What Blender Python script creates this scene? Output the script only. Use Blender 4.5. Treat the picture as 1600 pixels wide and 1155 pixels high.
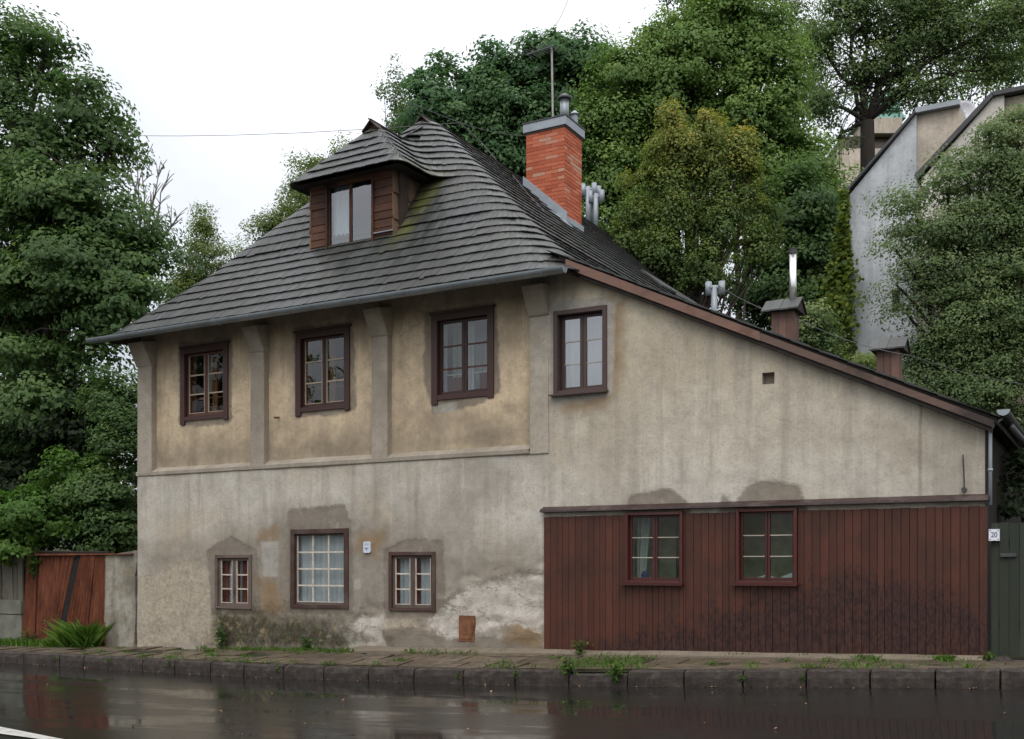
import bpy, math, random
import numpy as np
from mathutils import Vector, Matrix

random.seed(7); rng = np.random.default_rng(7)
scene = bpy.context.scene
for o in list(bpy.data.objects): bpy.data.objects.remove(o)
col = scene.collection

# ------------------------------------------------------------------ camera, sky, sun, exposure
FPX = 1680.0; TH = math.atan(1680 / 2970.0); HOR = 883.0
RV = np.array([math.cos(TH), math.sin(TH), 0.0]); FV = np.array([-math.sin(TH), math.cos(TH), 0.0]); UV = np.array([0, 0, 1.0])
CAM = -(RV * (52 / FPX * 16.5) + FV * 16.5); CAM[2] = 1.67
cd = bpy.data.cameras.new('camera'); cam = bpy.data.objects.new('camera', cd); col.objects.link(cam)
cd.sensor_width = 36; cd.lens = FPX / 1600 * 36; cd.shift_y = (HOR - 577.5) / 1600
cd.clip_start = 0.1; cd.clip_end = 2000
cam.location = CAM; cam.rotation_euler = (math.pi / 2, 0, TH)
scene.camera = cam

SUN_EL, SUN_AZ = 52, 152          # sun high to the front right, behind thin cloud
world = bpy.data.worlds.new('World'); scene.world = world; world.use_nodes = True
wt = world.node_tree; wt.nodes.clear()
def wn(t, **k):
    n = wt.nodes.new(t)
    for a, b in k.items(): setattr(n, a, b)
    return n
sky = wn('ShaderNodeTexSky', sky_type='NISHITA', sun_disc=False, sun_elevation=math.radians(SUN_EL), sun_rotation=math.radians(SUN_AZ))
sky.air_density = 1.0; sky.dust_density = 3.0
b1 = wn('ShaderNodeBackground'); b1.inputs[1].default_value = 0.05
wt.links.new(sky.outputs[0], b1.inputs[0])
tc = wn('ShaderNodeTexCoord'); sx = wn('ShaderNodeSeparateXYZ'); wt.links.new(tc.outputs['Generated'], sx.inputs[0])
el = wn('ShaderNodeMath', operation='MAXIMUM'); wt.links.new(sx.outputs[2], el.inputs[0]); el.inputs[1].default_value = 0.0
cie = wn('ShaderNodeMath', operation='MULTIPLY_ADD'); wt.links.new(el.outputs[0], cie.inputs[0]); cie.inputs[1].default_value = 1.62; cie.inputs[2].default_value = 0.28
# flatten direction so that clouds stretch towards the horizon
mp = wn('ShaderNodeMapping'); wt.links.new(tc.outputs['Generated'], mp.inputs[0]); mp.inputs['Scale'].default_value = (1.0, 1.0, 2.2)
nz = wn('ShaderNodeTexNoise'); wt.links.new(mp.outputs[0], nz.inputs['Vector']); nz.inputs['Scale'].default_value = 2.6; nz.inputs['Detail'].default_value = 5; nz.inputs['Roughness'].default_value = 0.5
nr = wn('ShaderNodeMapRange'); wt.links.new(nz.outputs[0], nr.inputs[0])
nr.inputs[1].default_value = 0.3; nr.inputs[2].default_value = 0.68; nr.inputs[3].default_value = 0.78; nr.inputs[4].default_value = 1.18
mu = wn('ShaderNodeMath', operation='MULTIPLY'); wt.links.new(cie.outputs[0], mu.inputs[0]); wt.links.new(nr.outputs[0], mu.inputs[1])
b2 = wn('ShaderNodeBackground'); b2.inputs[0].default_value = (0.985, 0.99, 1.0, 1); wt.links.new(mu.outputs[0], b2.inputs[1])
ad = wn('ShaderNodeAddShader'); wt.links.new(b1.outputs[0], ad.inputs[0]); wt.links.new(b2.outputs[0], ad.inputs[1])
wo = wn('ShaderNodeOutputWorld'); wt.links.new(ad.outputs[0], wo.inputs[0])

sd = bpy.data.lights.new('sun', 'SUN'); sd.energy = 0.7; sd.angle = math.radians(30); sd.color = (1.0, 0.975, 0.94)
sun = bpy.data.objects.new('sun', sd); col.objects.link(sun)
sun.rotation_euler = (math.radians(90 - SUN_EL), 0, math.radians(28))   # comes from the street side, front right
scene.view_settings.view_transform = 'Standard'; scene.view_settings.look = 'None'
scene.view_settings.gamma = 1; scene.view_settings.use_curve_mapping = False
scene.view_settings.exposure = 0.1

# ------------------------------------------------------------------ pixel -> place helpers
def ray(u, v): return RV * (u - 800) / FPX + UV * (HOR - v) / FPX + FV
def onY(u, v, Y=0.0):
    d = ray(u, v); return CAM + d * ((Y - CAM[1]) / d[1])
def onX(u, v, X):
    d = ray(u, v); return CAM + d * ((X - CAM[0]) / d[0])
def at(u, v, depth): return CAM + ray(u, v) * depth
def lin(r, g, b):
    f = lambda c: (c / 255 / 12.92) if c / 255 <= 0.04045 else ((c / 255 + 0.055) / 1.055) ** 2.4
    return (f(r), f(g), f(b), 1)

# street profile: kerb top height along X, house base height, road surface
KX = [-60, -11, -6.7, -4.4, -1.9, -0.5, 1.3, 3.1, 4.7, 6.8, 60]
KZ = [-0.3, 0.03, 0.055, 0.075, 0.14, 0.185, 0.25, 0.34, 0.425, 0.53, 1.6]
KY = -1.6
def zk(x): return float(np.interp(x, KX, KZ))
def zb(x): return 0.32 + 0.0265 * max(-14, min(x, 12)) + (0 if -14 < x < 12 else 0.02 * (x - max(-14, min(x, 12))))
def zroad(x, y): return zk(x) - 0.215 + 0.018 * (max(y, -20) - KY)
def zpave(x, y):
    t = (y - KY) / (-KY); return zk(x) * (1 - t) + zb(x) * t
def terrain(x, y):
    t = min(max((y - 15) / 45.0, 0), 1); t = t * t * (3 - 2 * t)
    return zb(x) - 0.05 + 9.0 * t

# ------------------------------------------------------------------ object helpers
def setp(o, label=None, cat=None, group=None, kind=None):
    if label: o['label'] = label
    if cat: o['category'] = cat
    if group: o['group'] = group
    if kind: o['kind'] = kind
    return o
def thing(name, label, cat, loc=(0, 0, 0), group=None):
    o = bpy.data.objects.new(name, None); o.empty_display_size = 0.3; col.objects.link(o); o.location = loc
    return setp(o, label, cat, group)
def link(o, parent=None):
    col.objects.link(o)
    if parent is not None:
        o.parent = parent
        if parent.type == 'EMPTY': o.matrix_parent_inverse = Matrix.Translation(-Vector(parent.location))
    return o
def meshobj(name, me, m, parent=None, smooth=False):
    o = bpy.data.objects.new(name, me)
    if m is not None and not me.materials: me.materials.append(m)
    if smooth:
        me.polygons.foreach_set('use_smooth', [True] * len(me.polygons))
    return link(o, parent)

class MB:
    """collects simple shapes; build() links them as one mesh"""
    def __init__(s): s.v = []; s.f = []
    def add(s, vs, fs):
        n = len(s.v); s.v += [tuple(p) for p in vs]; s.f += [tuple(i + n for i in f) for f in fs]; return s
    def hexa(s, p):   # 8 corners: bottom 4 (ccw), top 4
        return s.add(p, [(3, 2, 1, 0), (4, 5, 6, 7), (0, 1, 5, 4), (1, 2, 6, 5), (2, 3, 7, 6), (3, 0, 4, 7)])
    def box(s, x0, x1, y0, y1, z0, z1, j=0.0):
        r = lambda: random.uniform(-j, j) if j else 0
        p = [(x0, y0, z0), (x1, y0, z0), (x1, y1, z0), (x0, y1, z0), (x0, y0, z1), (x1, y0, z1), (x1, y1, z1), (x0, y1, z1)]
        return s.hexa([(a + r(), b + r(), c + r()) for a, b, c in p])
    def prism(s, poly, axis, a, b):   # poly of 2-D points extruded along axis from a to b
        n = len(poly)
        def P(p, t):
            if axis == 'y': return (p[0], t, p[1])
            if axis == 'x': return (t, p[0], p[1])
            return (p[0], p[1], t)
        vs = [P(p, a) for p in poly] + [P(p, b) for p in poly]
        fs = [tuple(range(n)), tuple(reversed(range(n, 2 * n)))] + [((i + 1) % n, i, n + i, n + (i + 1) % n) for i in range(n)]
        return s.add(vs, fs)
    def tube(s, pts, rad, n=8, cap=True):
        pts = [Vector(p) for p in pts]; rad = rad if hasattr(rad, '__len__') else [rad] * len(pts)
        base = len(s.v); prev = None
        for i, p in enumerate(pts):
            d = (pts[min(i + 1, len(pts) - 1)] - pts[max(i - 1, 0)]).normalized()
            if prev is None:
                a = d.orthogonal().normalized()
            else:
                a = (prev - d * prev.dot(d)).normalized()
            prev = a; b = d.cross(a)
            for k in range(n):
                t = 2 * math.pi * k / n
                s.v.append(tuple(p + (a * math.cos(t) + b * math.sin(t)) * rad[i]))
        for i in range(len(pts) - 1):
            for k in range(n):
                k2 = (k + 1) % n
                s.f.append((base + i * n + k, base + i * n + k2, base + (i + 1) * n + k2, base + (i + 1) * n + k))
        if cap:
            s.f.append(tuple(base + k for k in reversed(range(n)))); e = base + (len(pts) - 1) * n
            s.f.append(tuple(e + k for k in range(n)))
        return s
    def mesh(s, name):
        me = bpy.data.meshes.new(name); me.from_pydata(s.v, [], s.f); me.update(); return me
    def build(s, name, m, parent=None, smooth=False, bevel=0):
        o = meshobj(name, s.mesh(name), m, parent, smooth)
        if bevel:
            b = o.modifiers.new('bevel', 'BEVEL'); b.width = bevel; b.segments = 2; b.limit_method = 'ANGLE'
        return o

def quads_mesh(name, V, nq):
    """V: (4*nq,3) array of quad corners"""
    me = bpy.data.meshes.new(name)
    me.vertices.add(4 * nq); me.vertices.foreach_set('co', np.ascontiguousarray(V, dtype=np.float32).ravel())
    me.loops.add(4 * nq); me.loops.foreach_set('vertex_index', np.arange(4 * nq, dtype=np.int32))
    me.polygons.add(nq); me.polygons.foreach_set('loop_start', np.arange(0, 4 * nq, 4, dtype=np.int32))
    me.polygons.foreach_set('loop_total', np.full(nq, 4, dtype=np.int32))
    me.update(calc_edges=True); return me
def face_attr(me, name, vals):
    a = me.attributes.new(name, 'FLOAT', 'FACE'); a.data.foreach_set('value', np.asarray(vals, dtype=np.float32))
def vert_attr(me, name, vals):
    a = me.attributes.new(name, 'FLOAT', 'POINT'); a.data.foreach_set('value', np.asarray(vals, dtype=np.float32))

# numpy value noise
_lat = rng.random((256, 256))
def vnoise(x, y):
    x = np.asarray(x, float); y = np.asarray(y, float)
    xi = np.floor(x).astype(int); yi = np.floor(y).astype(int); fx = x - xi; fy = y - yi
    fx = fx * fx * (3 - 2 * fx); fy = fy * fy * (3 - 2 * fy)
    g = lambda a, b: _lat[a % 256, b % 256]
    return (g(xi, yi) * (1 - fx) + g(xi + 1, yi) * fx) * (1 - fy) + (g(xi, yi + 1) * (1 - fx) + g(xi + 1, yi + 1) * fx) * fy
def fbm(x, y, o=4):
    s = 0; a = 0.5
    for i in range(o): s = s + a * vnoise(x * 2 ** i + 17 * i, y * 2 ** i + 31 * i); a *= 0.5
    return s

# ------------------------------------------------------------------ materials
class NM:
    def __init__(s, name, rough=0.85, spec=0.3):
        s.m = bpy.data.materials.new(name); s.m.use_nodes = True; s.t = s.m.node_tree
        s.b = s.t.nodes['Principled BSDF']; s.out = s.t.nodes['Material Output']
        s.b.inputs['Roughness'].default_value = rough; s.b.inputs['Specular IOR Level'].default_value = spec
        s.geo = s.t.nodes.new('ShaderNodeNewGeometry'); s.pos = s.geo.outputs['Position']
    def new(s, t, **k):
        n = s.t.nodes.new(t)
        for a, b in k.items(): setattr(n, a, b)
        return n
    def put(s, inp, v):
        if isinstance(v, bpy.types.NodeSocket): s.t.links.new(v, inp)
        elif isinstance(v, (tuple, list)) and len(v) == 3 and inp.type == 'RGBA': inp.default_value = (*v, 1)
        else: inp.default_value = v
    def math(s, op, a, b=0.0, c=None, clamp=False):
        n = s.new('ShaderNodeMath', operation=op, use_clamp=clamp); s.put(n.inputs[0], a); s.put(n.inputs[1], b)
        if c is not None: s.put(n.inputs[2], c)
        return n.outputs[0]
    def map(s, scale=(1, 1, 1), loc=(0, 0, 0), rot=(0, 0, 0), vec=None):
        n = s.new('ShaderNodeMapping'); s.put(n.inputs[0], vec or s.pos); n.inputs['Scale'].default_value = scale; n.inputs['Location'].default_value = loc; n.inputs['Rotation'].default_value = rot
        return n.outputs[0]
    def noise(s, scale, detail=4, rough=0.55, stretch=None, loc=(0, 0, 0), dist=0.0, vec=None):
        v = vec or s.pos
        if stretch or any(loc): v = s.map(stretch or (1, 1, 1), loc, vec=v)
        n = s.new('ShaderNodeTexNoise'); s.put(n.inputs['Vector'], v); n.inputs['Scale'].default_value = scale
        n.inputs['Detail'].default_value = detail; n.inputs['Roughness'].default_value = rough; n.inputs['Distortion'].default_value = dist
        return n.outputs[0]
    def voro(s, scale, stretch=None, feature='F1', rand=1.0):
        v = s.map(stretch) if stretch else s.pos
        n = s.new('ShaderNodeTexVoronoi', feature=feature); s.put(n.inputs['Vector'], v); n.inputs['Scale'].default_value = scale; n.inputs['Randomness'].default_value = rand
        return n.outputs[0]
    def rng(s, f, a, b, c=0.0, d=1.0, smooth=False):
        n = s.new('ShaderNodeMapRange'); n.interpolation_type = 'SMOOTHSTEP' if smooth else 'LINEAR'
        s.put(n.inputs[0], f)
        for i, x in enumerate((a, b, c, d)): s.put(n.inputs[i + 1], x)
        return n.outputs[0]
    def mix(s, f, a, b, mode='MIX'):
        n = s.new('ShaderNodeMix', data_type='RGBA', blend_type=mode); s.put(n.inputs[0], f); s.put(n.inputs[6], a); s.put(n.inputs[7], b)
        return n.outputs[2]
    def ramp(s, f, stops):
        n = s.new('ShaderNodeValToRGB'); s.put(n.inputs[0], f); e = n.color_ramp.elements
        while len(e) < len(stops): e.new(0.5)
        for i, (p, c) in enumerate(stops): e[i].position = p; e[i].color = c if len(c) == 4 else (*c, 1)
        return n.outputs[0]
    def attr(s, name):
        n = s.new('ShaderNodeAttribute', attribute_name=name); return n.outputs['Fac']
    def rand(s):
        return s.new('ShaderNodeObjectInfo').outputs['Random']
    def sep(s, i):
        n = s.new('ShaderNodeSeparateXYZ'); s.put(n.inputs[0], s.pos); return n.outputs[i]
    def bump(s, h, strength=0.4, dist=0.01):
        n = s.new('ShaderNodeBump'); s.put(n.inputs['Height'], h); n.inputs['Strength'].default_value = strength; n.inputs['Distance'].default_value = dist
        s.t.links.new(n.outputs[0], s.b.inputs['Normal']); return n
    def color(s, c): s.put(s.b.inputs['Base Color'], c); return s
    def rough(s, c): s.put(s.b.inputs['Roughness'], c); return s

def hsvjit(c, k): return tuple(x * k for x in c[:3]) + (1,)

def wood_mat(name, c, vert=True, var=0.35, rough=0.7, spec=0.25, grain=1.0, weather=None, rv=0.5):
    m = NM(name, rough, spec)
    st = (18, 18, 1.2) if vert else (1.2, 18, 18)
    g = m.noise(2.2 * grain, 5, 0.6, st, dist=0.4)
    r = m.rand()
    k = m.math('MULTIPLY_ADD', g, var * 2, 1 - var)
    k2 = m.math('MULTIPLY_ADD', r, rv, 1 - rv / 2)
    k = m.math('MULTIPLY', k, k2)
    n = m.new('ShaderNodeVectorMath', operation='SCALE'); m.put(n.inputs[0], c[:3]); m.put(n.inputs['Scale'], k)
    cc = n.outputs[0]
    if weather is not None:
        cc = m.mix(m.rng(m.noise(1.6, 4, 0.6), 0.48, 0.68), cc, weather)
    m.color(cc); m.bump(g, 0.35, 0.006)
    return m

M = {}
def plaster(name, base, dark, ochre=None, attrs=True, streak=0.5, scale=1.0):
    m = NM(name, 0.92, 0.15)
    if name == 'plaster_lower':      # the wing was limewashed a warmer tone high up
        kx = m.math('MULTIPLY', m.rng(m.sep(0), -0.4, 0.6), m.rng(m.math('MULTIPLY_ADD', m.noise(0.8, 4), 1.6, m.sep(2)), 3.4, 5.6))
        base_ = m.mix(kx, base, lin(206, 195, 172)); dark_ = m.mix(kx, dark, lin(180, 169, 148))
    else: base_, dark_ = base, dark
    c = m.mix(m.rng(m.noise(0.55 * scale, 5, 0.6), 0.36, 0.66, smooth=True), base_, dark_)
    if ochre: c = m.mix(m.rng(m.noise(0.8 * scale, 4, 0.6, loc=(7, 2, 4)), 0.5, 0.72), c, ochre)
    st = m.noise(1.0, 5, 0.65, (3.6, 3.6, 0.28), loc=(3, 0, 1))
    c = m.mix(m.math('MULTIPLY', m.rng(st, 0.48, 0.72), streak), c, hsvjit(dark, 0.82))
    c = m.mix(m.math('MULTIPLY', m.rng(m.noise(0.9, 5, 0.65, (7, 7, 0.35), loc=(1, 0, 9)), 0.55, 0.75), streak * 0.8), c, hsvjit(base, 1.18))
    fine = m.noise(26, 5, 0.7); mid = m.noise(5.5, 5, 0.68)
    c = m.mix(m.math('MULTIPLY', m.rng(mid, 0.45, 0.75), 0.45), c, hsvjit(dark, 0.8))
    edge = m.noise(3.2, 6, 0.65, loc=(2, 5, 1)); edge2 = m.noise(13, 4, 0.6)
    h = m.math('MULTIPLY_ADD', fine, 0.35, mid)
    if attrs:
        e = m.math('ADD', m.math('MULTIPLY_ADD', edge, 0.34, -0.17), m.math('MULTIPLY_ADD', edge2, 0.12, -0.06))
        def patch(attr, soft, colour, strength=1.0, ek=1.0):
            d = m.math('ADD', m.attr(attr), m.math('MULTIPLY', e, ek))
            k = m.rng(d, soft, -soft)
            return m.math('MULTIPLY', k, strength) if strength != 1 else k
        kd = patch('damp_shade', 0.30, None, 0.6, 1.6)  # darkens the damp areas and paints in the eave shade
        c = m.mix(kd, c, m.mix(m.rng(mid, 0.35, 0.65), lin(126, 117, 103), lin(100, 92, 80)))
        kr = patch('rough', 0.16, None, 0.85, 1.8)
        rn = m.noise(9, 6, 0.75, loc=(6, 6, 1))
        c = m.mix(kr, c, m.ramp(rn, [(0.32, lin(140, 129, 112)), (0.5, lin(174, 162, 143)), (0.72, lin(194, 183, 165))]))
        kc = patch('cement', 0.025, None, 0.85, 0.55)
        c = m.mix(kc, c, m.mix(m.rng(mid, 0.3, 0.7), lin(134, 125, 112), lin(112, 104, 93)))
        ko = patch('ochre', 0.10, None, 0.75, 1.0)
        c = m.mix(ko, c, m.mix(edge2, lin(150, 122, 84), lin(120, 96, 66)))
        kw = m.math('MULTIPLY', patch('white', 0.03, None, 0.9, 0.9), m.rng(m.noise(2.4, 6, 0.68, (0.7, 1, 1.4), loc=(4, 1, 6)), 0.36, 0.50, 0.25, 1.0))
        c = m.mix(kw, c, m.mix(m.rng(mid, 0.35, 0.7), lin(204, 197, 187), lin(168, 160, 149)))
        kp = patch('pale', 0.02, None, 0.9, 0.35)
        c = m.mix(kp, c, m.mix(m.rng(mid, 0.3, 0.7), lin(176, 172, 164), lin(146, 141, 132)))
        km = patch('moss', 0.22, None, 0.92, 2.8)
        c = m.mix(km, c, m.ramp(m.noise(6.5, 7, 0.75, loc=(3, 3, 7)), [(0.34, lin(28, 25, 20)), (0.46, lin(62, 54, 40)), (0.53, lin(50, 54, 32)), (0.6, lin(104, 88, 64)), (0.72, lin(168, 150, 122))]))
        h = m.math('ADD', h, m.math('MULTIPLY', m.math('ADD', kw, kc), -0.8)); h = m.math('ADD', h, m.math('MULTIPLY', kr, m.math('MULTIPLY', rn, 2.2)))
    c = m.mix(m.math('MULTIPLY', m.rng(fine, 0.50, 0.72), 0.45), c, hsvjit(dark, 0.6))
    blot = m.noise(1.7, 6, 0.72, loc=(11, 3, 8), dist=0.6)
    c = m.mix(m.math('MULTIPLY', m.rng(blot, 0.52, 0.68), 0.32), c, hsvjit(dark, 0.62))
    c = m.mix(m.math('MULTIPLY', m.rng(blot, 0.42, 0.30), 0.25), c, hsvjit(base, 1.12))
    # hairline cracks, many in the flaking zone, few elsewhere
    cn = m.math('ABSOLUTE', m.math('ADD', m.noise(0.45, 4, 0.5, loc=(5, 0, 3), dist=0.2), -0.5))
    ck = m.math('MULTIPLY', m.rng(cn, 0.003, 0.001), m.math('MULTIPLY', m.rng(m.noise(0.35, 2, loc=(1, 8, 2)), 0.58, 0.64), 0.5))
    if attrs:
        cn2 = m.math('ABSOLUTE', m.math('ADD', m.noise(1.25, 6, 0.6, (0.55, 1, 1.5), loc=(9, 0, 3), dist=0.4), -0.5))
        zone = m.rng(m.math('ADD', m.attr('white'), m.math('MULTIPLY', e, 1.5)), 0.30, 0.0)
        ck = m.math('MAXIMUM', ck, m.math('MULTIPLY', m.rng(cn2, 0.007, 0.002), m.math('MULTIPLY', zone, 0.7)))
    c = m.mix(m.math('MULTIPLY', ck, 0.75), c, hsvjit(dark, 0.35)); h = m.math('ADD', h, m.math('MULTIPLY', ck, -0.6))
    if attrs:     # rough throw of render on the lower wall
        lowk = m.rng(m.sep(2), 1.7, 0.7); h = m.math('ADD', h, m.math('MULTIPLY', lowk, m.math('MULTIPLY', m.noise(30, 5, 0.75, loc=(2, 2, 2)), 0.9)))
    m.color(c); m.bump(h, 0.7, 0.015)
    return m.m

def simple(name, c, rough=0.7, spec=0.3, metal=0.0, var=0.25, scale=6.0, bump=0.15, dirt=None, dirt_amt=0.5):
    m = NM(name, rough, spec); m.b.inputs['Metallic'].default_value = metal
    n = m.noise(scale, 5, 0.65)
    cc = m.mix(m.rng(n, 0.3, 0.7), hsvjit(c, 1 + var), hsvjit(c, 1 - var))
    if dirt is not None: cc = m.mix(m.math('MULTIPLY', m.rng(m.noise(scale * 0.5, 5, 0.7, loc=(4, 4, 4)), 0.5, 0.7), dirt_amt), cc, dirt)
    m.color(cc)
    if bump: m.bump(n, bump, 0.006)
    m.rough(m.rng(n, 0.3, 0.7, rough * 0.85, min(1, rough * 1.1)))
    return m.m

M['plaster'] = plaster('plaster_lower', lin(194, 188, 177), lin(158, 151, 139), lin(184, 172, 153), streak=0.7)
M['panel'] = plaster('plaster_upper', lin(220, 199, 167), lin(170, 153, 131), lin(198, 180, 154), streak=0.5, scale=1.6)
M['wing'] = plaster('plaster_post2', lin(188, 180, 165), lin(158, 149, 134), None, attrs=False, streak=0.35)
M['post'] = plaster('plaster_post', lin(174, 165, 151), lin(144, 135, 121), None, attrs=False, streak=0.25)
M['pier'] = plaster('plaster_pier', lin(160, 155, 142), lin(112, 108, 98), lin(150, 138, 112), attrs=False, streak=0.7, scale=2.5)

# wooden shingles
m = NM('shingle_wood', 0.58, 0.45)
r = m.attr('rnd'); g = m.noise(2.0, 4, 0.6, (12, 12, 1.5)); g2 = m.noise(0.7, 4, 0.6)
c = m.ramp(r, [(0.0, (0.030, 0.033, 0.032)), (0.4, (0.043, 0.046, 0.045)), (0.8, (0.052, 0.055, 0.054)), (1.0, (0.078, 0.080, 0.080))])
c = m.mix(m.rng(g2, 0.40, 0.66), c, (0.036, 0.037, 0.030))
c = m.mix(m.math('MULTIPLY', m.rng(g, 0.4, 0.75), 0.5), c, (0.03, 0.03, 0.029))
# moss run beside the dormer cheek
px_ = m.sep(0); pz_ = m.sep(2)
md = m.math('ABSOLUTE', m.math('ADD', px_, m.math('MULTIPLY_ADD', pz_, -0.14, 4.19)))
mk = m.math('MULTIPLY', m.rng(md, 0.30, 0.08), m.math('MULTIPLY', m.rng(pz_, 6.9, 7.5), m.rng(pz_, 8.8, 8.5)))
c = m.mix(m.math('MULTIPLY', mk, m.rng(m.noise(3.5, 4), 0.3, 0.55)), c, (0.085, 0.088, 0.026))
mk2 = m.rng(m.noise(1.3, 5, 0.7, loc=(3, 9, 2)), 0.56, 0.7)
c = m.mix(m.math('MULTIPLY', mk2, 0.4), c, (0.05, 0.054, 0.028))
m.color(c); m.bump(g, 0.4, 0.005); m.rough(m.rng(r, 0, 1, 0.40, 0.58)); M['shingle'] = m.m
M['roofbase'] = simple('roof_boarding', (0.035, 0.03, 0.026), 0.9)
M['ridge'] = wood_mat('ridge_board', (0.055, 0.042, 0.034), False).m
M['barge'] = wood_mat('barge_board', lin(126, 98, 86), False, 0.3, weather=lin(90, 68, 58)).m
M['zinc'] = simple('zinc_sheet', (0.27, 0.30, 0.32), 0.42, 0.5, 0.55, 0.18, 3.0, 0.05, (0.12, 0.13, 0.13, 1), 0.5)
M['zinc_light'] = simple('zinc_light', (0.30, 0.335, 0.37), 0.5, 0.4, 0.15, 0.12, 5.0, 0.04, (0.25, 0.26, 0.27, 1), 0.4)
M['steel'] = simple('stainless', (0.75, 0.75, 0.75), 0.22, 0.5, 1.0, 0.05, 4.0, 0)
M['dark_metal'] = simple('dark_metal', (0.06, 0.06, 0.065), 0.5, 0.5, 0.3)
M['brown_paint'] = wood_mat('brown_paint', lin(66, 42, 38), True, 0.22, 0.45, 0.4).m
M['wing_frame'] = wood_mat('wing_frame', lin(70, 54, 50), True, 0.15, 0.4, 0.4).m
M['old_wood'] = wood_mat('old_wood', lin(96, 84, 77), True, 0.4, 0.8, weather=lin(72, 58, 53)).m
M['old_red'] = wood_mat('old_red_wood', lin(72, 54, 49), True, 0.4, 0.75, weather=lin(92, 80, 74)).m
M['bar_white'] = simple('flaking_white', lin(196, 186, 172), 0.6, var=0.15, scale=12, dirt=lin(120, 104, 92), dirt_amt=0.5)
M['bar_cream'] = simple('cream_bar', lin(176, 160, 140), 0.6, var=0.12, scale=12)
M['bar_thin'] = simple('thin_bar', lin(176, 166, 152), 0.6, var=0.1, scale=12)
M['bar_brown'] = simple('brown_bar', lin(92, 60, 50), 0.5, var=0.2, scale=12)
M['stain'] = wood_mat('red_stain', lin(112, 50, 42), True, 0.3, 0.4, 0.45).m
M['window_red'] = wood_mat('red_window', lin(70, 32, 27), True, 0.2, 0.4, 0.45).m
M['flash'] = simple('brown_flashing', lin(60, 44, 43), 0.4, 0.45, 0.1, dirt=lin(130, 120, 112), dirt_amt=0.35)
M['dorm_plank'] = wood_mat('dormer_plank', lin(84, 56, 42), False, 0.6, 0.7, weather=lin(44, 34, 30)).m
M['dorm_cheek'] = wood_mat('dormer_cheek', lin(108, 88, 70), True, 0.5, 0.75, weather=lin(50, 40, 34)).m
M['chim_wood'] = wood_mat('chimney_plank', lin(112, 86, 76), True, 0.35, 0.75, weather=lin(84, 70, 66)).m
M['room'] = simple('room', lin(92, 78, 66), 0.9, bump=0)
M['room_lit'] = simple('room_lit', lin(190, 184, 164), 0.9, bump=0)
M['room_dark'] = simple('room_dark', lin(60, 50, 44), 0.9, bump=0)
M['box_red'] = simple('box_red', lin(104, 52, 44), 0.7, bump=0)
M['box_ochre'] = simple('box_ochre', lin(150, 100, 62), 0.7, bump=0)
m = NM('lace', 0.9, 0.1); w = m.noise(3.0, 3, 0.5, (9, 9, 0.4)); m.color(m.mix(w, lin(205, 210, 212), lin(140, 146, 150))); M['curtain'] = m.m
m = NM('net', 0.9, 0.1); w = m.noise(3.0, 3, 0.5, (9, 9, 0.4)); m.color(m.mix(w, lin(240, 242, 244), lin(200, 204, 210))); M['net'] = m.m
M['red_cloth'] = simple('red_cloth', lin(120, 40, 38), 0.9, bump=0)
M['brickcore'] = simple('mortar', lin(150, 128, 110), 0.95, var=0.2, scale=20)
m = NM('brick', 0.85, 0.2); n1 = m.noise(30, 4, 0.7); r = m.rand()
c = m.ramp(r, [(0, lin(164, 86, 62)), (0.5, lin(184, 102, 75)), (0.85, lin(194, 116, 90)), (1, lin(184, 146, 126))])
c = m.mix(m.math('MULTIPLY', m.rng(n1, 0.5, 0.7), 0.4), c, lin(150, 82, 62)); m.color(c); m.bump(n1, 0.3, 0.004); M['brick'] = m.m
# corrugated rust
m = NM('rust', 0.85, 0.2); n1 = m.noise(5, 6, 0.7, (1, 1, 0.4)); n2 = m.noise(22, 5, 0.7)
c = m.ramp(n1, [(0.25, lin(58, 36, 29)), (0.5, lin(106, 62, 45)), (0.75, lin(130, 84, 64))]); c = m.mix(m.math('MULTIPLY', m.rng(n2, 0.5, 0.75), 0.5), c, lin(66, 36, 28))
m.color(c); m.bump(n2, 0.3, 0.004); M['rust'] = m.m
M['rust_hatch'] = simple('rust_hatch', lin(116, 78, 54), 0.85, var=0.4, scale=12, dirt=lin(80, 50, 34))
M['black'] = simple('black_bar', (0.015, 0.014, 0.014), 0.8)
M['grey_plank'] = wood_mat('grey_plank', lin(104, 100, 90), True, 0.4, 0.9, weather=lin(66, 62, 54)).m
M['concrete'] = simple('concrete', lin(118, 118, 108), 0.9, var=0.25, scale=4, bump=0.4, dirt=lin(74, 78, 62))
M['green_gate'] = wood_mat('green_plank', lin(50, 56, 46), True, 0.25, 0.6).m
m = NM('kerb_stone', 0.75, 0.35); n1 = m.noise(9, 6, 0.75); n2 = m.noise(60, 3, 0.7)
c = m.ramp(n1, [(0.3, lin(34, 29, 26)), (0.5, lin(56, 49, 44)), (0.72, lin(84, 76, 68))]); c = m.mix(m.math('MULTIPLY', m.rng(n2, 0.5, 0.7), 0.5), c, lin(58, 52, 48))
m.color(c); m.bump(m.math('ADD', n1, m.math('MULTIPLY', n2, 0.4)), 0.7, 0.02); M['kerb'] = m.m
m = NM('slab', 0.6, 0.4); n1 = m.noise(3.5, 6, 0.7); n2 = m.noise(40, 3, 0.7); r = m.rand()
c = m.mix(r, lin(88, 76, 63), lin(108, 96, 80)); c = m.mix(m.rng(n1, 0.42, 0.66), c, lin(62, 54, 44)); c = m.mix(m.math('MULTIPLY', m.rng(m.noise(2.2, 5, 0.7, loc=(5, 1, 2)), 0.56, 0.66), 0.7), c, lin(70, 74, 44))
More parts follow.
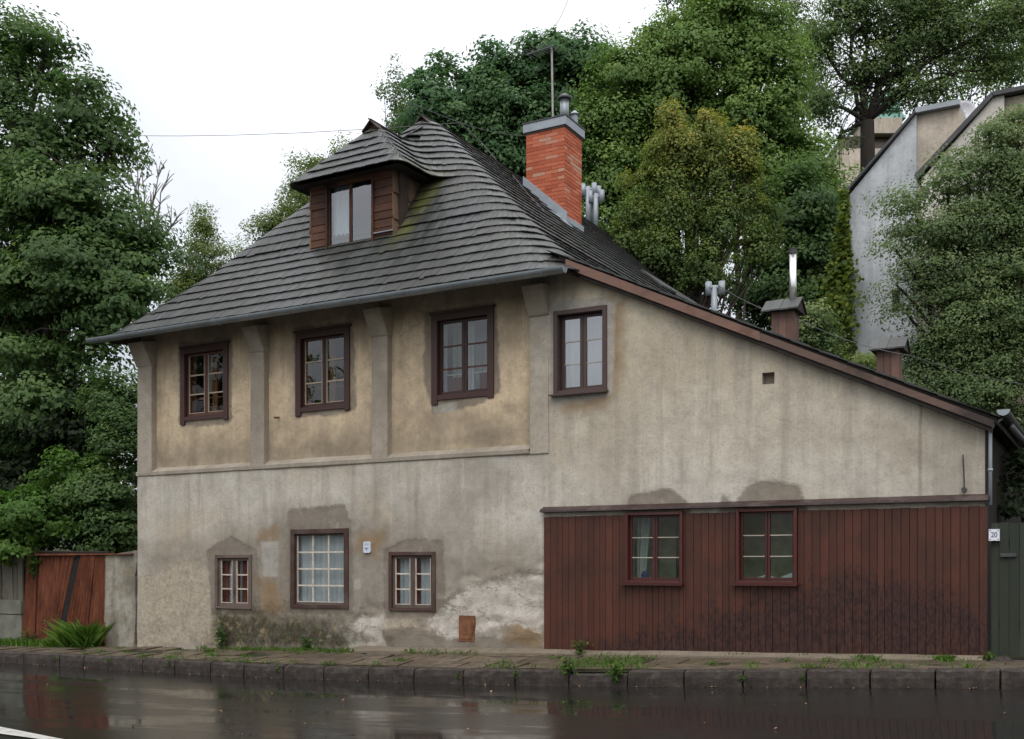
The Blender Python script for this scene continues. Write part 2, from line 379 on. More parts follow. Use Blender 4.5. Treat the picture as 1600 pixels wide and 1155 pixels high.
m.color(c); m.bump(m.math('ADD', n1, m.math('MULTIPLY', n2, 0.4)), 0.5, 0.012); m.rough(m.rng(n1, 0.35, 0.65, 0.35, 0.75)); M['slab'] = m.m
m = NM('soil', 0.9, 0.2); n1 = m.noise(1.2, 6, 0.7); m.color(m.ramp(n1, [(0.3, (0.03, 0.025, 0.017)), (0.55, (0.03, 0.04, 0.016)), (0.75, (0.045, 0.035, 0.022))])); m.bump(n1, 0.6, 0.05); M['soil'] = m.m
# wet asphalt
m = NM('wet_asphalt', 0.2, 0.5); n1 = m.noise(0.55, 6, 0.65, (0.4, 1.5, 1)); n2 = m.noise(110, 3, 0.7); n3 = m.noise(1.6, 5, 0.65, (0.45, 2.2, 1), loc=(3, 1, 0)); n4 = m.noise(5, 4, 0.6, (0.8, 1.6, 1)); n5 = m.noise(38, 3, 0.6)
m.color(m.mix(m.rng(n2, 0.4, 0.65), (0.010, 0.0095, 0.009, 1), (0.030, 0.028, 0.026, 1)))
wet = m.rng(n1, 0.47, 0.55)             # 0 standing water, 1 wet stones standing out
rg = m.math('MULTIPLY_ADD', wet, 0.10, 0.025); rg = m.math('MULTIPLY_ADD', m.rng(n3, 0.55, 0.68), 0.09, rg)
m.rough(rg); m.b.inputs['IOR'].default_value = 1.36
hh = m.math('MULTIPLY', m.math('ADD', n2, n5), m.math('MULTIPLY_ADD', wet, 0.22, 0.006)); hh = m.math('ADD', hh, m.math('MULTIPLY', n4, 0.07))
m.bump(hh, 0.42, 0.013); M['road'] = m.m
M['paint'] = simple('road_paint', lin(190, 188, 182), 0.4, 0.5, var=0.15, scale=14, dirt=lin(110, 106, 100))
M['greywall'] = plaster('grey_render', lin(204, 208, 211), lin(160, 165, 169), None, attrs=False, streak=0.6, scale=0.8)
M['beigewall'] = plaster('beige_render', lin(212, 200, 184), lin(166, 156, 144), lin(186, 174, 156), attrs=False, streak=0.7, scale=0.8)
M['whitewall'] = plaster('white_render', lin(226, 221, 214), lin(200, 195, 188), None, attrs=False, streak=0.3, scale=0.8)
M['copper'] = simple('copper_green', lin(116, 156, 146), 0.7, var=0.2, scale=1.0)
M['bark'] = wood_mat('bark', (0.055, 0.046, 0.038), True, 0.5, 0.95, 0.1, 0.4).m
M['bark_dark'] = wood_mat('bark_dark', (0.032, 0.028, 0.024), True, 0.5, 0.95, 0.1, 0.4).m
M['birch_bark'] = simple('birch_bark', (0.4, 0.38, 0.35), 0.8, dirt=(0.05, 0.05, 0.05, 1))
M['twig'] = simple('dead_twig', (0.16, 0.14, 0.13), 0.9, bump=0)
M['wire'] = simple('wire', (0.10, 0.10, 0.11), 0.6, bump=0)
M['enamel'] = simple('enamel', lin(224, 226, 236), 0.3, 0.5, var=0.06)
M['ink'] = simple('ink', lin(34, 38, 62), 0.4, bump=0)
M['ink_grey'] = simple('ink_grey', lin(92, 100, 112), 0.5, bump=0)
M['plaque'] = simple('plaque_sheet', lin(196, 206, 220), 0.4, var=0.06)
M['dish'] = simple('dish', lin(206, 204, 208), 0.5, var=0.06)
M['orange_leaf'] = simple('orange_leaf', lin(150, 112, 80), 0.6, var=0.4)

def leaf_mat(name, stops, trans=0.4, rough=0.55):
    m = NM(name, rough, 0.2); r = m.attr('rnd')
    c = m.ramp(r, stops); m.color(c)
    tr = m.new('ShaderNodeBsdfTranslucent'); hs = m.new('ShaderNodeHueSaturation'); hs.inputs['Saturation'].default_value = 1.15; hs.inputs['Value'].default_value = 1.3
    m.put(hs.inputs['Color'], c); m.put(tr.inputs[0], hs.outputs[0])
    mx = m.new('ShaderNodeMixShader'); mx.inputs[0].default_value = trans
    m.t.links.new(m.b.outputs[0], mx.inputs[1]); m.t.links.new(tr.outputs[0], mx.inputs[2]); m.t.links.new(mx.outputs[0], m.out.inputs[0])
    return m.m
G = lambda *s: [(p, (*c, 1)) for p, c in s]
M['maple'] = leaf_mat('maple_leaf', G((0, (0.048, 0.089, 0.033)), (0.5, (0.087, 0.152, 0.050)), (0.85, (0.135, 0.209, 0.069)), (1, (0.207, 0.248, 0.075))))
M['maple2'] = leaf_mat('maple_leaf_far', G((0, (0.051, 0.107, 0.047)), (0.5, (0.090, 0.174, 0.072)), (1, (0.167, 0.261, 0.102))))
M['bright'] = leaf_mat('bright_leaf', G((0, (0.043, 0.094, 0.019)), (0.5, (0.082, 0.161, 0.031)), (1, (0.131, 0.214, 0.048))))
M['lime'] = leaf_mat('lime_leaf', G((0, (0.083, 0.146, 0.041)), (0.5, (0.153, 0.247, 0.066)), (1, (0.256, 0.355, 0.102))), 0.35)
M['yellowing'] = leaf_mat('yellowing_leaf', G((0, (0.079, 0.129, 0.042)), (0.4, (0.140, 0.199, 0.056)), (0.7, (0.254, 0.267, 0.067)), (1, (0.422, 0.336, 0.083))), 0.35)
M['birch'] = leaf_mat('birch_leaf', G((0, (0.091, 0.131, 0.035)), (0.5, (0.146, 0.203, 0.058)), (1, (0.219, 0.251, 0.083))), 0.4)
M['ash'] = leaf_mat('ash_leaf', G((0, (0.058, 0.104, 0.044)), (0.6, (0.122, 0.180, 0.066)), (1, (0.206, 0.251, 0.087))))
M['fine'] = leaf_mat('fine_leaf', G((0, (0.083, 0.131, 0.059)), (0.6, (0.157, 0.222, 0.090)), (1, (0.266, 0.298, 0.122))))
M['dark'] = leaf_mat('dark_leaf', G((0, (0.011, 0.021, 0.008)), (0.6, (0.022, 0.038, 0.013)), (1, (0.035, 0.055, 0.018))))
M['grass'] = leaf_mat('grass_blade', G((0, (0.048, 0.107, 0.019)), (0.6, (0.091, 0.180, 0.028)), (1, (0.146, 0.216, 0.048))))
M['ivy'] = leaf_mat('ivy_leaf', G((0, (0.048, 0.090, 0.015)), (0.6, (0.104, 0.155, 0.021)), (1, (0.183, 0.216, 0.028))))

def glass_mat(name, ior, tint=(1, 1, 1), rough=0.0):
    m = NM(name); t = m.t
    tr = m.new('ShaderNodeBsdfTransparent'); tr.inputs[0].default_value = (*tint, 1)
    gl = m.new('ShaderNodeBsdfGlossy'); gl.inputs['Roughness'].default_value = rough
    fr = m.new('ShaderNodeFresnel'); fr.inputs[0].default_value = ior
    wob = m.noise(1.1, 2, 0.5); bm = m.new('ShaderNodeBump'); bm.inputs['Strength'].default_value = 0.12; bm.inputs['Distance'].default_value = 0.05
    t.links.new(wob, bm.inputs['Height']); t.links.new(bm.outputs[0], gl.inputs['Normal'])
    mx = m.new('ShaderNodeMixShader'); ff = m.math('MULTIPLY', fr.outputs[0], m.math('SUBTRACT', 1.0, m.geo.outputs['Backfacing'])); t.links.new(ff, mx.inputs[0]); t.links.new(tr.outputs[0], mx.inputs[1]); t.links.new(gl.outputs[0], mx.inputs[2])
    t.links.new(mx.outputs[0], m.out.inputs[0]); return m.m
M['glass_old'] = glass_mat('old_glass', 1.5, (0.9, 0.92, 0.92))
M['glass_up'] = glass_mat('upper_glass', 1.95, (0.85, 0.87, 0.87))
M['glass_new'] = glass_mat('double_glass', 4.2, (0.8, 0.84, 0.86)); M['glass_dorm'] = glass_mat('dormer_glass', 2.8, (0.8, 0.84, 0.86))
M['glass_low'] = glass_mat('low_glass', 1.6, (0.8, 0.85, 0.82))

# ------------------------------------------------------------------ ground, road, pavement
def grid_mesh(name, xs, ys, fz):
    V = [(x, y, fz(x, y)) for y in ys for x in xs]; nx = len(xs)
    F = [(j * nx + i, j * nx + i + 1, (j + 1) * nx + i + 1, (j + 1) * nx + i) for j in range(len(ys) - 1) for i in range(nx - 1)]
    me = bpy.data.meshes.new(name); me.from_pydata(V, [], F); me.update(); return me
def ground_z(x, y):
    if y < 0.15: return min(zroad(x, min(y, KY)), zk(x)) - 0.30
    return terrain(x, y) - (0.3 if y < 0.5 else 0.0)
gx = [-400, -250, -150, -90] + list(np.linspace(-60, 60, 61)) + [90, 150, 250, 400]
gy = [-300, -150, -80, -40, -22, -16, -12, -8, -5, -3, -1.6, -0.5, 0.1, 0.5] + list(np.linspace(1.5, 75, 50)) + [100, 160, 260, 400, 700]
setp(meshobj('ground', grid_mesh('ground', gx, gy, ground_z), M['soil'], smooth=True), kind='structure')
rx = list(np.linspace(-60, 40, 126)); ry = [-30, -24, -20, -17, -14, -12, -10, -8, -6.5, -5, -4, -3, -2.3, -1.62]
setp(meshobj('road', grid_mesh('road', rx, ry, lambda x, y: zroad(x, y) + 0.012 * (float(fbm(x * 0.35, y * 0.8)) - 0.47)), M['road'], smooth=True), kind='structure')
pave = setp(meshobj('pavement', grid_mesh('pavement', list(np.linspace(-24, 14, 77)), [-1.5, -1.0, -0.5, 0.06], lambda x, y: zpave(x, y) - 0.035), M['soil'], smooth=True), kind='structure')
# paving slabs
slab_meshes = []
for i in range(6):
    mb = MB(); a, b = 0.245, 0.235
    mb.box(-a, a, -b, b, -0.06, 0.0, 0.012); slab_meshes.append(mb.mesh('slab'))
    slab_meshes[-1].materials.append(M['slab'])
x = -16.0
while x < 9.5:
    for row in range(3):
        y = KY + 0.17 + 0.25 + row * 0.49; xx = x + (0.25 if row % 2 else 0) + random.uniform(-0.02, 0.02)
        if y > -0.12: continue
        if random.random() < 0.07 and x < -2: continue
        o = bpy.data.objects.new('slab', random.choice(slab_meshes)); link(o, pave)
        o.location = (xx, y, zpave(xx, y) + random.uniform(-0.006, 0.004))
        o.rotation_euler = (random.gauss(0, 0.010) + math.atan((zb(xx) - zk(xx)) / 1.6), random.gauss(0, 0.009) - 0.035, random.gauss(0, 0.02))
    x += 0.5
# concrete skirting strip along the wall foot
mb = MB(); P = []
xs = np.linspace(-3.6, 6.2, 60)
for x in xs:
    w = 0.17 + 0.10 * float(fbm(x * 1.7, 3.0)); t = 0.035 + 0.04 * float(fbm(x * 1.1, 9.0)); z = zb(x)
    P.append([(x, -w, z - 0.12), (x, -w, z - 0.01 + t * 0.4), (x, -w * 0.45, z + t), (x, 0.02, z + t + 0.02)])
for a, b in zip(P[:-1], P[1:]):
    for k in range(3): mb.add([a[k], b[k], b[k + 1], a[k + 1]], [(0, 1, 2, 3)])
mb.build('wall_foot_strip', simple('foot_concrete', lin(118, 108, 94), 0.85, var=0.2, scale=5, bump=0.4, dirt=lin(104, 94, 80)), pave, True)
# kerb
kerb = setp(MB().add([(x, y, zk(x) - 0.09) for x in (-30, -11, -4.4, 1.3, 6.8, 14) for y in (KY + 0.03, KY + 0.14)],
                     [(2 * i, 2 * i + 2, 2 * i + 3, 2 * i + 1) for i in range(5)]).build('kerb', M['soil']), kind='structure')
joints = [onY(u, 1046, KY)[0] for u in (92, 130, 222, 272, 328, 380, 442, 505, 575, 646, 723, 804, 888, 980, 1068, 1160, 1259, 1359, 1461, 1563)]
joints = [joints[0] - 1.0 * k for k in range(9, 0, -1)] + joints + [joints[-1] + 0.75 * k for k in range(1, 6)]
for a, b in zip(joints[:-1], joints[1:]):
    low = 0.045 if abs((a + b) / 2 - onY(934, 1046, KY)[0]) < 0.25 else 0.0
    mb = MB(); n = 7; rows = []
    for i in range(n):
        x = a + 0.012 + (b - a - 0.024) * i / (n - 1); e = 0.02 if i in (0, n - 1) else 0
        z = zk(x) - low + random.uniform(-0.006, 0.006); j = lambda: random.uniform(-0.008, 0.008)
        rows.append([(x, KY - 0.005 + e + j(), z - 0.34), (x, KY - 0.012 + e + j(), z - 0.10 + j()), (x, KY + e + j(), z - 0.022 + j()), (x, KY + 0.03 + e, z - e * 0.6), (x, KY + 0.165, z), (x, KY + 0.165, z - 0.3)])
    for i in range(n - 1):
        for k in range(5): mb.add([rows[i][k], rows[i + 1][k], rows[i + 1][k + 1], rows[i][k + 1]], [(0, 1, 2, 3)])
    mb.add(rows[0], [tuple(range(6))]); mb.add(rows[-1], [tuple(reversed(range(6)))])
    mb.build('kerb_stone', M['kerb'], kerb)
# white road line
def on_road(u, v):
    p = None; d = ray(u, v); z = 0.0
    for _ in range(8):
        p = CAM + d * ((z - CAM[2]) / d[2]); z = zroad(p[0], p[1])
    return Vector(p)
a0, a1 = on_road(0, 1137), on_road(0, 1148); c0, c1 = on_road(100, 1157), on_road(66, 1157)
mb = MB(); dl = (c0 - a0)
for t0, t1 in [(-1.2 + 0.2 * k, -1.0 + 0.2 * k) for k in range(16)]:
    q = [a0 + dl * t0, a1 + (c1 - a1) * t0, a1 + (c1 - a1) * t1, a0 + dl * t1]
    mb.add([(p.x, p.y, zroad(p.x, p.y) + 0.012) for p in q], [(0, 1, 2, 3)])
setp(mb.build('road_marking', M['paint']), kind='structure')

# ================================================================== THE HOUSE
house = thing('old_house', 'old beige plastered house with shingled hipped roof and red board cladding on its wing', 'house', (-1.4, 4, zb(0)))
XL, XR, XP = -8.95, 6.21, -0.27
def verge(x): return 6.14 - 0.473 * (x - 0.58)

def poly_sdf(px, pz, poly):
    P = np.array(poly); d = np.full(px.shape, 1e9); inside = np.zeros(px.shape, bool); n = len(P)
    for i in range(n):
        a = P[i]; b = P[(i + 1) % n]; e = b - a; wx = px - a[0]; wz = pz - a[1]
        t = np.clip((wx * e[0] + wz * e[1]) / (e @ e), 0, 1)
        d = np.minimum(d, np.hypot(wx - e[0] * t, wz - e[1] * t))
        c = (a[1] > pz) != (b[1] > pz)
        if a[1] != b[1]:
            inside ^= c & (px < (b[0] - a[0]) * (pz - a[1]) / (b[1] - a[1]) + a[0])
    return np.where(inside, -d, d)
def pxpoly(pts, Y=0.0): return [(lambda q: (q[0], q[2]))(onY(u, v, Y)) for u, v in pts]
PATCH = {
 'cement': [[(449, 797), (500, 792), (538, 790), (549, 820), (553, 962), (450, 962)], [(322, 862), (362, 838), (402, 862), (408, 962), (330, 962)],
            [(598, 858), (640, 842), (692, 846), (696, 965), (600, 968)], [(970, 803), (984, 774), (1020, 768), (1048, 764), (1072, 786), (1084, 803)],
            [(1122, 803), (1130, 770), (1148, 790), (1166, 760), (1200, 751), (1250, 758), (1264, 803)],
            [(565, 985), (640, 982), (712, 990), (760, 996), (850, 1000), (850, 1030), (560, 1030)]],
 'white': [[(664, 975), (700, 940), (735, 915), (790, 902), (852, 896), (852, 990), (790, 972), (752, 985), (700, 1000)], [(536, 990), (566, 958), (596, 965), (600, 1010), (548, 1018)]],
 'pale': [[(408, 846), (436, 846), (434, 902), (411, 900)], [(553, 906), (564, 904), (564, 921), (554, 921)],
          [(858, 472), (940, 464), (962, 474), (960, 540), (955, 616), (906, 626), (860, 630)]],
 'ochre': [[(404, 905), (432, 908), (446, 958), (410, 962)], [(405, 830), (432, 822), (436, 842), (405, 846)], [(560, 830), (600, 835), (590, 870), (556, 860)], [(800, 965), (850, 975), (850, 1015), (790, 1000)],
           [(945, 465), (975, 470), (970, 600), (940, 640), (880, 645), (880, 628), (955, 618)]],
 'rough': [[(216, 905), (300, 872), (338, 905), (336, 1010), (214, 1012)], [(585, 960), (640, 972), (700, 985), (690, 1005), (600, 1000)]],
 'moss': [[(338, 958), (400, 955), (470, 962), (525, 975), (560, 1000), (540, 1022), (330, 1018)]],
 'damp_shade': [[(215, 850), (330, 845), (460, 800), (560, 800), (700, 850), (850, 870), (850, 1030), (215, 1030)]],
}
UPP = {'cement': [[(278, 536), (362, 528), (362, 655), (355, 664), (318, 668), (280, 664)], [(458, 512), (552, 502), (556, 640), (520, 650), (462, 654)],
                  [(664, 488), (776, 472), (782, 615), (740, 636), (678, 648), (662, 600)]],
       'rough': [], 'ochre': [], 'white': [], 'pale': [[(676, 634), (715, 628), (712, 642), (680, 646)]], 'moss': [], 'damp_shade': [[(218, 690), (590, 668), (828, 650), (828, 712), (590, 732), (218, 748)], [(218, 520), (828, 440), (828, 470), (218, 545)]]}  # lower band is damp, band under the eaves is mostly painted shade
PATCHW = {k: [pxpoly(p) for p in v] for k, v in PATCH.items()}
UPPW = {k: [pxpoly(p, 0.1) for p in v] for k, v in UPP.items()}

def axis_pts(a, b, step, cuts):
    cs = sorted(set([a, b] + [c for c in cuts if a < c < b])); out = []
    for p, q in zip(cs[:-1], cs[1:]):
        n = max(1, int(round((q - p) / step))); out += list(np.linspace(p, q, n, endpoint=False))
    return np.array(out + [b])
def wall_grid(name, X0, X1, Z0, Z1, Y, openings, patches, m, top=None, amp=0.008, step=0.045):
    xs = axis_pts(X0, X1, step, [o[0] for o in openings] + [o[1] for o in openings]); zs = axis_pts(Z0, Z1, step, [o[2] for o in openings] + [o[3] for o in openings])
    gx_, gz_ = np.meshgrid(xs, zs); tz = gz_.copy()
    if top: tz = np.minimum(gz_, top(gx_))
    attrs = {}
    for k, pl in patches.items():
        d = np.full(gx_.shape, 3.0)
        for p in pl: d = np.minimum(d, poly_sdf(gx_, tz, p))
        attrs[k] = d
    disp = amp * 2.2 * (fbm(gx_ * 0.9, tz * 0.9) - 0.47) * 2 + amp * (fbm(gx_ * 5, tz * 5) - 0.47) * 2
    low = np.clip((1.1 - tz) / 0.8, 0, 1) if Y == 0 else 0
    disp = disp + low * 0.03 * (fbm(gx_ * 3.1 + 5, tz * 3.1, 5) - 0.47) * 2
    ed = (fbm(gx_ * 4 + 3, tz * 4, 4) - 0.47) * 0.3
    ter = fbm(gx_ * 2.2 + 8, tz * 4.0 + 3, 5); ter = np.floor(ter * 9) / 9 - 0.47
    disp = disp + np.clip(-(attrs['white'] - 0.25 + ed) / 0.1, 0, 1) * ter * 0.10
    for k, a in (('white', 0.016), ('cement', 0.006), ('moss', 0.014)):
        disp = disp - a * np.clip(-(attrs[k] + ed) / 0.03, 0, 1)
    for o in openings:    # keep edges of openings true
        dx = np.maximum(np.maximum(o[0] - gx_, gx_ - o[1]), 0); dz = np.maximum(np.maximum(o[2] - tz, tz - o[3]), 0)
        disp = disp * np.clip(np.hypot(dx, dz) / 0.08, 0, 1)
    V = np.stack([gx_, Y - disp, tz], -1).reshape(-1, 3); nx = len(xs); F = []
    for j in range(len(zs) - 1):
        zc = (zs[j] + zs[j + 1]) / 2
        for i in range(nx - 1):
            xc = (xs[i] + xs[i + 1]) / 2
            if any(o[0] < xc < o[1] and o[2] < zc < o[3] for o in openings): continue
            if top and zs[j] >= top(xs[i]) and zs[j] >= top(xs[i + 1]): continue
            F.append((j * nx + i, j * nx + i + 1, (j + 1) * nx + i + 1, (j + 1) * nx + i))
    me = bpy.data.meshes.new(name); me.from_pydata(V.tolist(), [], F); me.update()
    for k, d in attrs.items(): vert_attr(me, k, d.ravel())
    return meshobj(name, me, m, house, True)

# window rectangles (outer frame): X0, X1, z0, z1
W_UP = [(-7.88, -6.66, 4.40, 5.78), (-5.04, -3.84, 4.37, 5.78), (-2.15, -0.97, 4.36, 5.77)]
W_WING = (0.15, 1.04, 4.27, 5.54)
W_GF = [(-6.88, -5.99, 0.87, 1.86), (-5.07, -3.79, 0.92, 2.30), (-2.94, -2.01, 0.91, 1.89)]
W_CL = [(1.36, 2.25, 1.41, 2.44), (3.03, 3.88, 1.42, 2.45)]
ins = lambda r, e=0.02: (r[0] + e, r[1] - e, r[2] + e, r[3] - e)
HOLE = (3.38, 3.55, 4.16, 4.32)
wall_grid('front_wall', XL, XR, -0.25, 3.44, 0.0, [ins(r) for r in W_GF + W_CL], PATCHW, M['plaster'])
wall_grid('gable_wall', XP, XR, 3.44, 6.3, 0.0, [ins(W_WING), HOLE], PATCHW, M['plaster'], top=lambda x: 6.14 - 0.473 * (np.maximum(x, 0.3) - 0.58) - 0.03)
wall_grid('upper_wall', XL, XP, 3.44, 6.15, 0.10, [ins(r) for r in W_UP], UPPW, M['panel'], amp=0.010)
mb = MB()   # side and back walls
mb.add([(XL, 0, -0.3), (XL, 14, -0.3), (XL, 14, 6.05), (XL, 0.1, 6.05), (XL, 0.1, 3.44), (XL, 0, 3.44)], [tuple(range(6))])
mb.add([(XL, 14, -0.3), (XR, 14, -0.3), (XR, 14, 3.4), (0.5, 14, 6.0), (XL, 14, 6.0)], [tuple(range(5))])
mb.build('side_wall', M['post'], house)
mb = MB(); mb.add([(XR, 0, -0.3), (XR, 14, -0.3), (XR, 14, 3.4), (XR, 0, 3.4)], [(3, 2, 1, 0)]); mb.build('side_wall', M['bark_dark'], house)  # dark wood colour stands in for shade on the right side wall
mb = MB(); h = HOLE; mb.add([(h[0], 0, h[2]), (h[1], 0, h[2]), (h[1], 0, h[3]), (h[0], 0, h[3]), (h[0], 0.14, h[2]), (h[1], 0.14, h[2]), (h[1], 0.14, h[3]), (h[0], 0.14, h[3])],
       [(4, 5, 6, 7), (0, 4, 7, 3), (1, 2, 6, 5), (0, 1, 5, 4), (3, 7, 6, 2)]); mb.build('vent_hole', M['post'], house)
# sill beam under the upper storey and posts with brackets
POSTS = [(-8.93, -8.54), (-6.01, -5.68), (-3.29, -2.96), (-0.27, 0.06)]
mb = MB()
xs = np.linspace(XL - 0.015, XP, 60)
for a, b in zip(xs[:-1], xs[1:]):
    s = lambda x: 0.012 * (float(fbm(x * 1.3, 2.2)) - 0.47) * 2
    ra = [(a, 0.02, 3.36), (a, -0.03 + s(a), 3.40), (a, -0.035 + s(a), 3.46), (a, 0.12, 3.56)]
    rb = [(b, 0.02, 3.36), (b, -0.03 + s(b), 3.40), (b, -0.035 + s(b), 3.46), (b, 0.12, 3.56)]
    for k in range(3): mb.add([ra[k], rb[k], rb[k + 1], ra[k + 1]], [(0, 1, 2, 3)])
mb.build('sill_beam', M['post'], house, True)
for i, (a, b) in enumerate(POSTS):
    last = i == 3
    z0 = 3.40 if not last else 3.36
    mb = MB(); mb.box(a, b, -0.03 if not last else -0.016, 0.16, z0 + 0.02, 5.56, 0.006); mb.build('post', M['post'] if i < 3 else M['wing'], house, bevel=0.015)
    mb = MB(); w = 0.015
    p = [(a - w, -0.042, 5.50), (b + w, -0.042, 5.50), (b + w, 0.14, 5.50), (a - w, 0.14, 5.50), (a - w, -0.27, 5.93), (b + w, -0.27, 5.93), (b + w, 0.14, 6.02), (a - w, 0.14, 6.02)]
    mb.hexa(p); mb.build('bracket', M['post'], house, bevel=0.018)
# thin vertical joint on the gable and hooks, anchors
mb = MB(); mb.box(5.43, 5.452, -0.012, 0.02, 2.5, verge(5.44) - 0.03); mb.build('wall_batten', M['post'], house)
mb = MB(); mb.tube([(5.955, -0.03, 3.06), (5.96, -0.05, 3.0), (5.97, -0.04, 2.75), (5.97, -0.03, 2.64)], 0.01, 6); mb.tube([(5.97, 0.0, 2.62), (5.97, -0.06, 2.62)], 0.032, 8); mb.build('wall_hook', M['dark_metal'], house)
mb = MB(); p = onY(435, 653, 0.1); mb.tube([(p[0], 0.12, p[2] + 0.01), (p[0] + 0.05, -0.06, p[2] - 0.02)], 0.018, 6); mb.build('wall_bolt', M['rust_hatch'], house)
mb = MB(); mb.box(-1.55, -1.26, -0.035, 0.02, 0.45, 0.86, 0.004); mb.box(-1.52, -1.30, -0.045, -0.034, 0.49, 0.82, 0.004)
mb.tube([(-1.285, -0.05, 0.6), (-1.285, -0.05, 0.72)], 0.012, 6); mb.build('meter_hatch', M['rust_hatch'], house, bevel=0.006)

# ------------------------------------------------------------------ windows
def window(name, R, yf, fw, cas, rows, cols, bw, mframe, msash, mbar, mglass, room, depth=0.16, sash=0.045, ears=False, sill=False, roomdepth=1.1, label=None, rec=0.05, transom=0, boxmat=None):
    X0, X1, z0, z1 = R
    P = lambda mb, n, m, bv=0: mb.build(n, m, root, bevel=bv)
    j = 0.003
    mb = MB(); e = 0.07 if ears else 0.0
    mb.box(X0, X0 + fw, yf - 0.03, yf + 0.09, z0 - e, z1, j); mb.box(X1 - fw, X1, yf - 0.03, yf + 0.09, z0 - e * 0.5, z1, j)
    mb.box(X0 + fw, X1 - fw, yf - 0.028, yf + 0.088, z1 - fw, z1 - 0.002, j); mb.box(X0 + fw, X1 - fw, yf - 0.026, yf + 0.088, z0, z0 + fw * 0.7, j)
    if ears: mb.box(X0 - 0.03, X1 + 0.03, yf - 0.045, yf + 0.02, z1 - 0.005, z1 + 0.03, j)
    root = mb.build(name, mframe, house, bevel=0.004)
    if label: root['label'] = label
    if sill:
        mb = MB(); mb.hexa([(X0 - 0.05, yf - 0.10, z0 - 0.035), (X1 + 0.02, yf - 0.10, z0 - 0.035), (X1 + 0.02, yf + 0.02, z0 - 0.02), (X0 - 0.05, yf + 0.02, z0 - 0.02),
                            (X0 - 0.05, yf - 0.10, z0 - 0.01), (X1 + 0.02, yf - 0.10, z0 - 0.01), (X1 + 0.02, yf + 0.02, z0 + 0.015), (X0 - 0.05, yf + 0.02, z0 + 0.015)]); P(mb, 'sill', mframe)
    ix0, ix1, iz0, iz1 = X0 + fw, X1 - fw, z0 + fw * 0.7, z1 - fw
    ys = yf + rec
    cw = (ix1 - ix0) / cas
    for c in range(cas):
        a, b = ix0 + c * cw + 0.003, ix0 + (c + 1) * cw - 0.003
        mb = MB(); s = sash
        if s > 0:
            mb.box(a, a + s, ys, ys + 0.04, iz0 + 0.003, iz1 - 0.003); mb.box(b - s, b, ys, ys + 0.04, iz0 + 0.003, iz1 - 0.003)
            mb.box(a + s, b - s, ys + 0.001, ys + 0.039, iz0 + 0.003, iz0 + s + 0.012); mb.box(a + s, b - s, ys + 0.001, ys + 0.039, iz1 - s, iz1 - 0.003)
            P(mb, 'sash', msash, 0.003)
        ga, gb, gz0, gz1 = a + s, b - s, iz0 + s + 0.012, iz1 - s
        for k in range(1, rows):
            z = gz0 + (gz1 - gz0) * k / rows; mb = MB(); mb.box(ga, gb, ys + 0.004, ys + 0.028, z - bw / 2, z + bw / 2, 0.001); P(mb, 'glazing_bar', mbar)
        for k in range(1, cols):
            x = ga + (gb - ga) * k / cols; mb = MB(); mb.box(x - bw / 2, x + bw / 2, ys + 0.002, ys + 0.030, gz0, gz1, 0.001); P(mb, 'glazing_bar', mbar)
        if mbar in (M['bar_white'], M['bar_cream']):    # putty line round the glass
            mb = MB(); t = 0.011
            mb.box(ga, ga + t, ys - 0.004, ys + 0.02, gz0, gz1); mb.box(gb - t, gb, ys - 0.004, ys + 0.02, gz0, gz1); mb.box(ga + t, gb - t, ys - 0.003, ys + 0.02, gz0, gz0 + t)
            P(mb, 'putty', mbar)
        for r_ in range(rows):
            for q in range(cols):
                pa, pb = ga + (gb - ga) * q / cols, ga + (gb - ga) * (q + 1) / cols; qa, qb = gz0 + (gz1 - gz0) * r_ / rows, gz0 + (gz1 - gz0) * (r_ + 1) / rows
                t1, t2 = random.gauss(0, 0.0016), random.gauss(0, 0.0016); yg = ys + 0.02
                mb = MB(); mb.hexa([(pa, yg - t1 - t2, qa), (pb, yg + t1 - t2, qa), (pb, yg + t1 + 0.003 - t2, qa), (pa, yg - t1 + 0.003 - t2, qa), (pa, yg - t1 + t2, qb), (pb, yg + t1 + t2, qb), (pb, yg + t1 + 0.003 + t2, qb), (pa, yg - t1 + 0.003 + t2, qb)])
                P(mb, 'pane', mglass)
    # box of the opening (reveal) and the room behind
    bx0, bx1, bz0, bz1 = X0 + 0.02, X1 - 0.02, z0 + 0.02, z1 - 0.02; yd = yf + depth + 0.09
    mb = MB(); q = [(bx0, bz0), (bx1, bz0), (bx1, bz1), (bx0, bz1)]
    for i in range(4):
        (a, b), (c, d) = q[i], q[(i + 1) % 4]; mb.add([(a, yf + 0.0, b), (c, yf + 0.0, d), (c, yd, d), (a, yd, b)], [(0, 1, 2, 3)])
    P(mb, 'reveal', boxmat or M['post'])
    mb = MB(); e = 0.5; y1 = yf + roomdepth
    A = [(bx0 - e, yd, bz0 - e), (bx1 + e, yd, bz0 - e), (bx1 + e, yd, bz1 + e * 0.6), (bx0 - e, yd, bz1 + e * 0.6)]; B = [(p[0], y1, p[2]) for p in A]
    mb.add(A + B, [(4, 5, 6, 7), (0, 4, 7, 3), (1, 2, 6, 5), (0, 1, 5, 4), (3, 7, 6, 2)])
    I = [(bx0, yd, bz0), (bx1, yd, bz0), (bx1, yd, bz1), (bx0, yd, bz1)]
    for i in range(4): mb.add([A[i], A[(i + 1) % 4], I[(i + 1) % 4], I[i]], [(0, 1, 2, 3)])
    P(mb, 'room', room)
    return root, P, (bx0, bx1, bz0, bz1, yd)
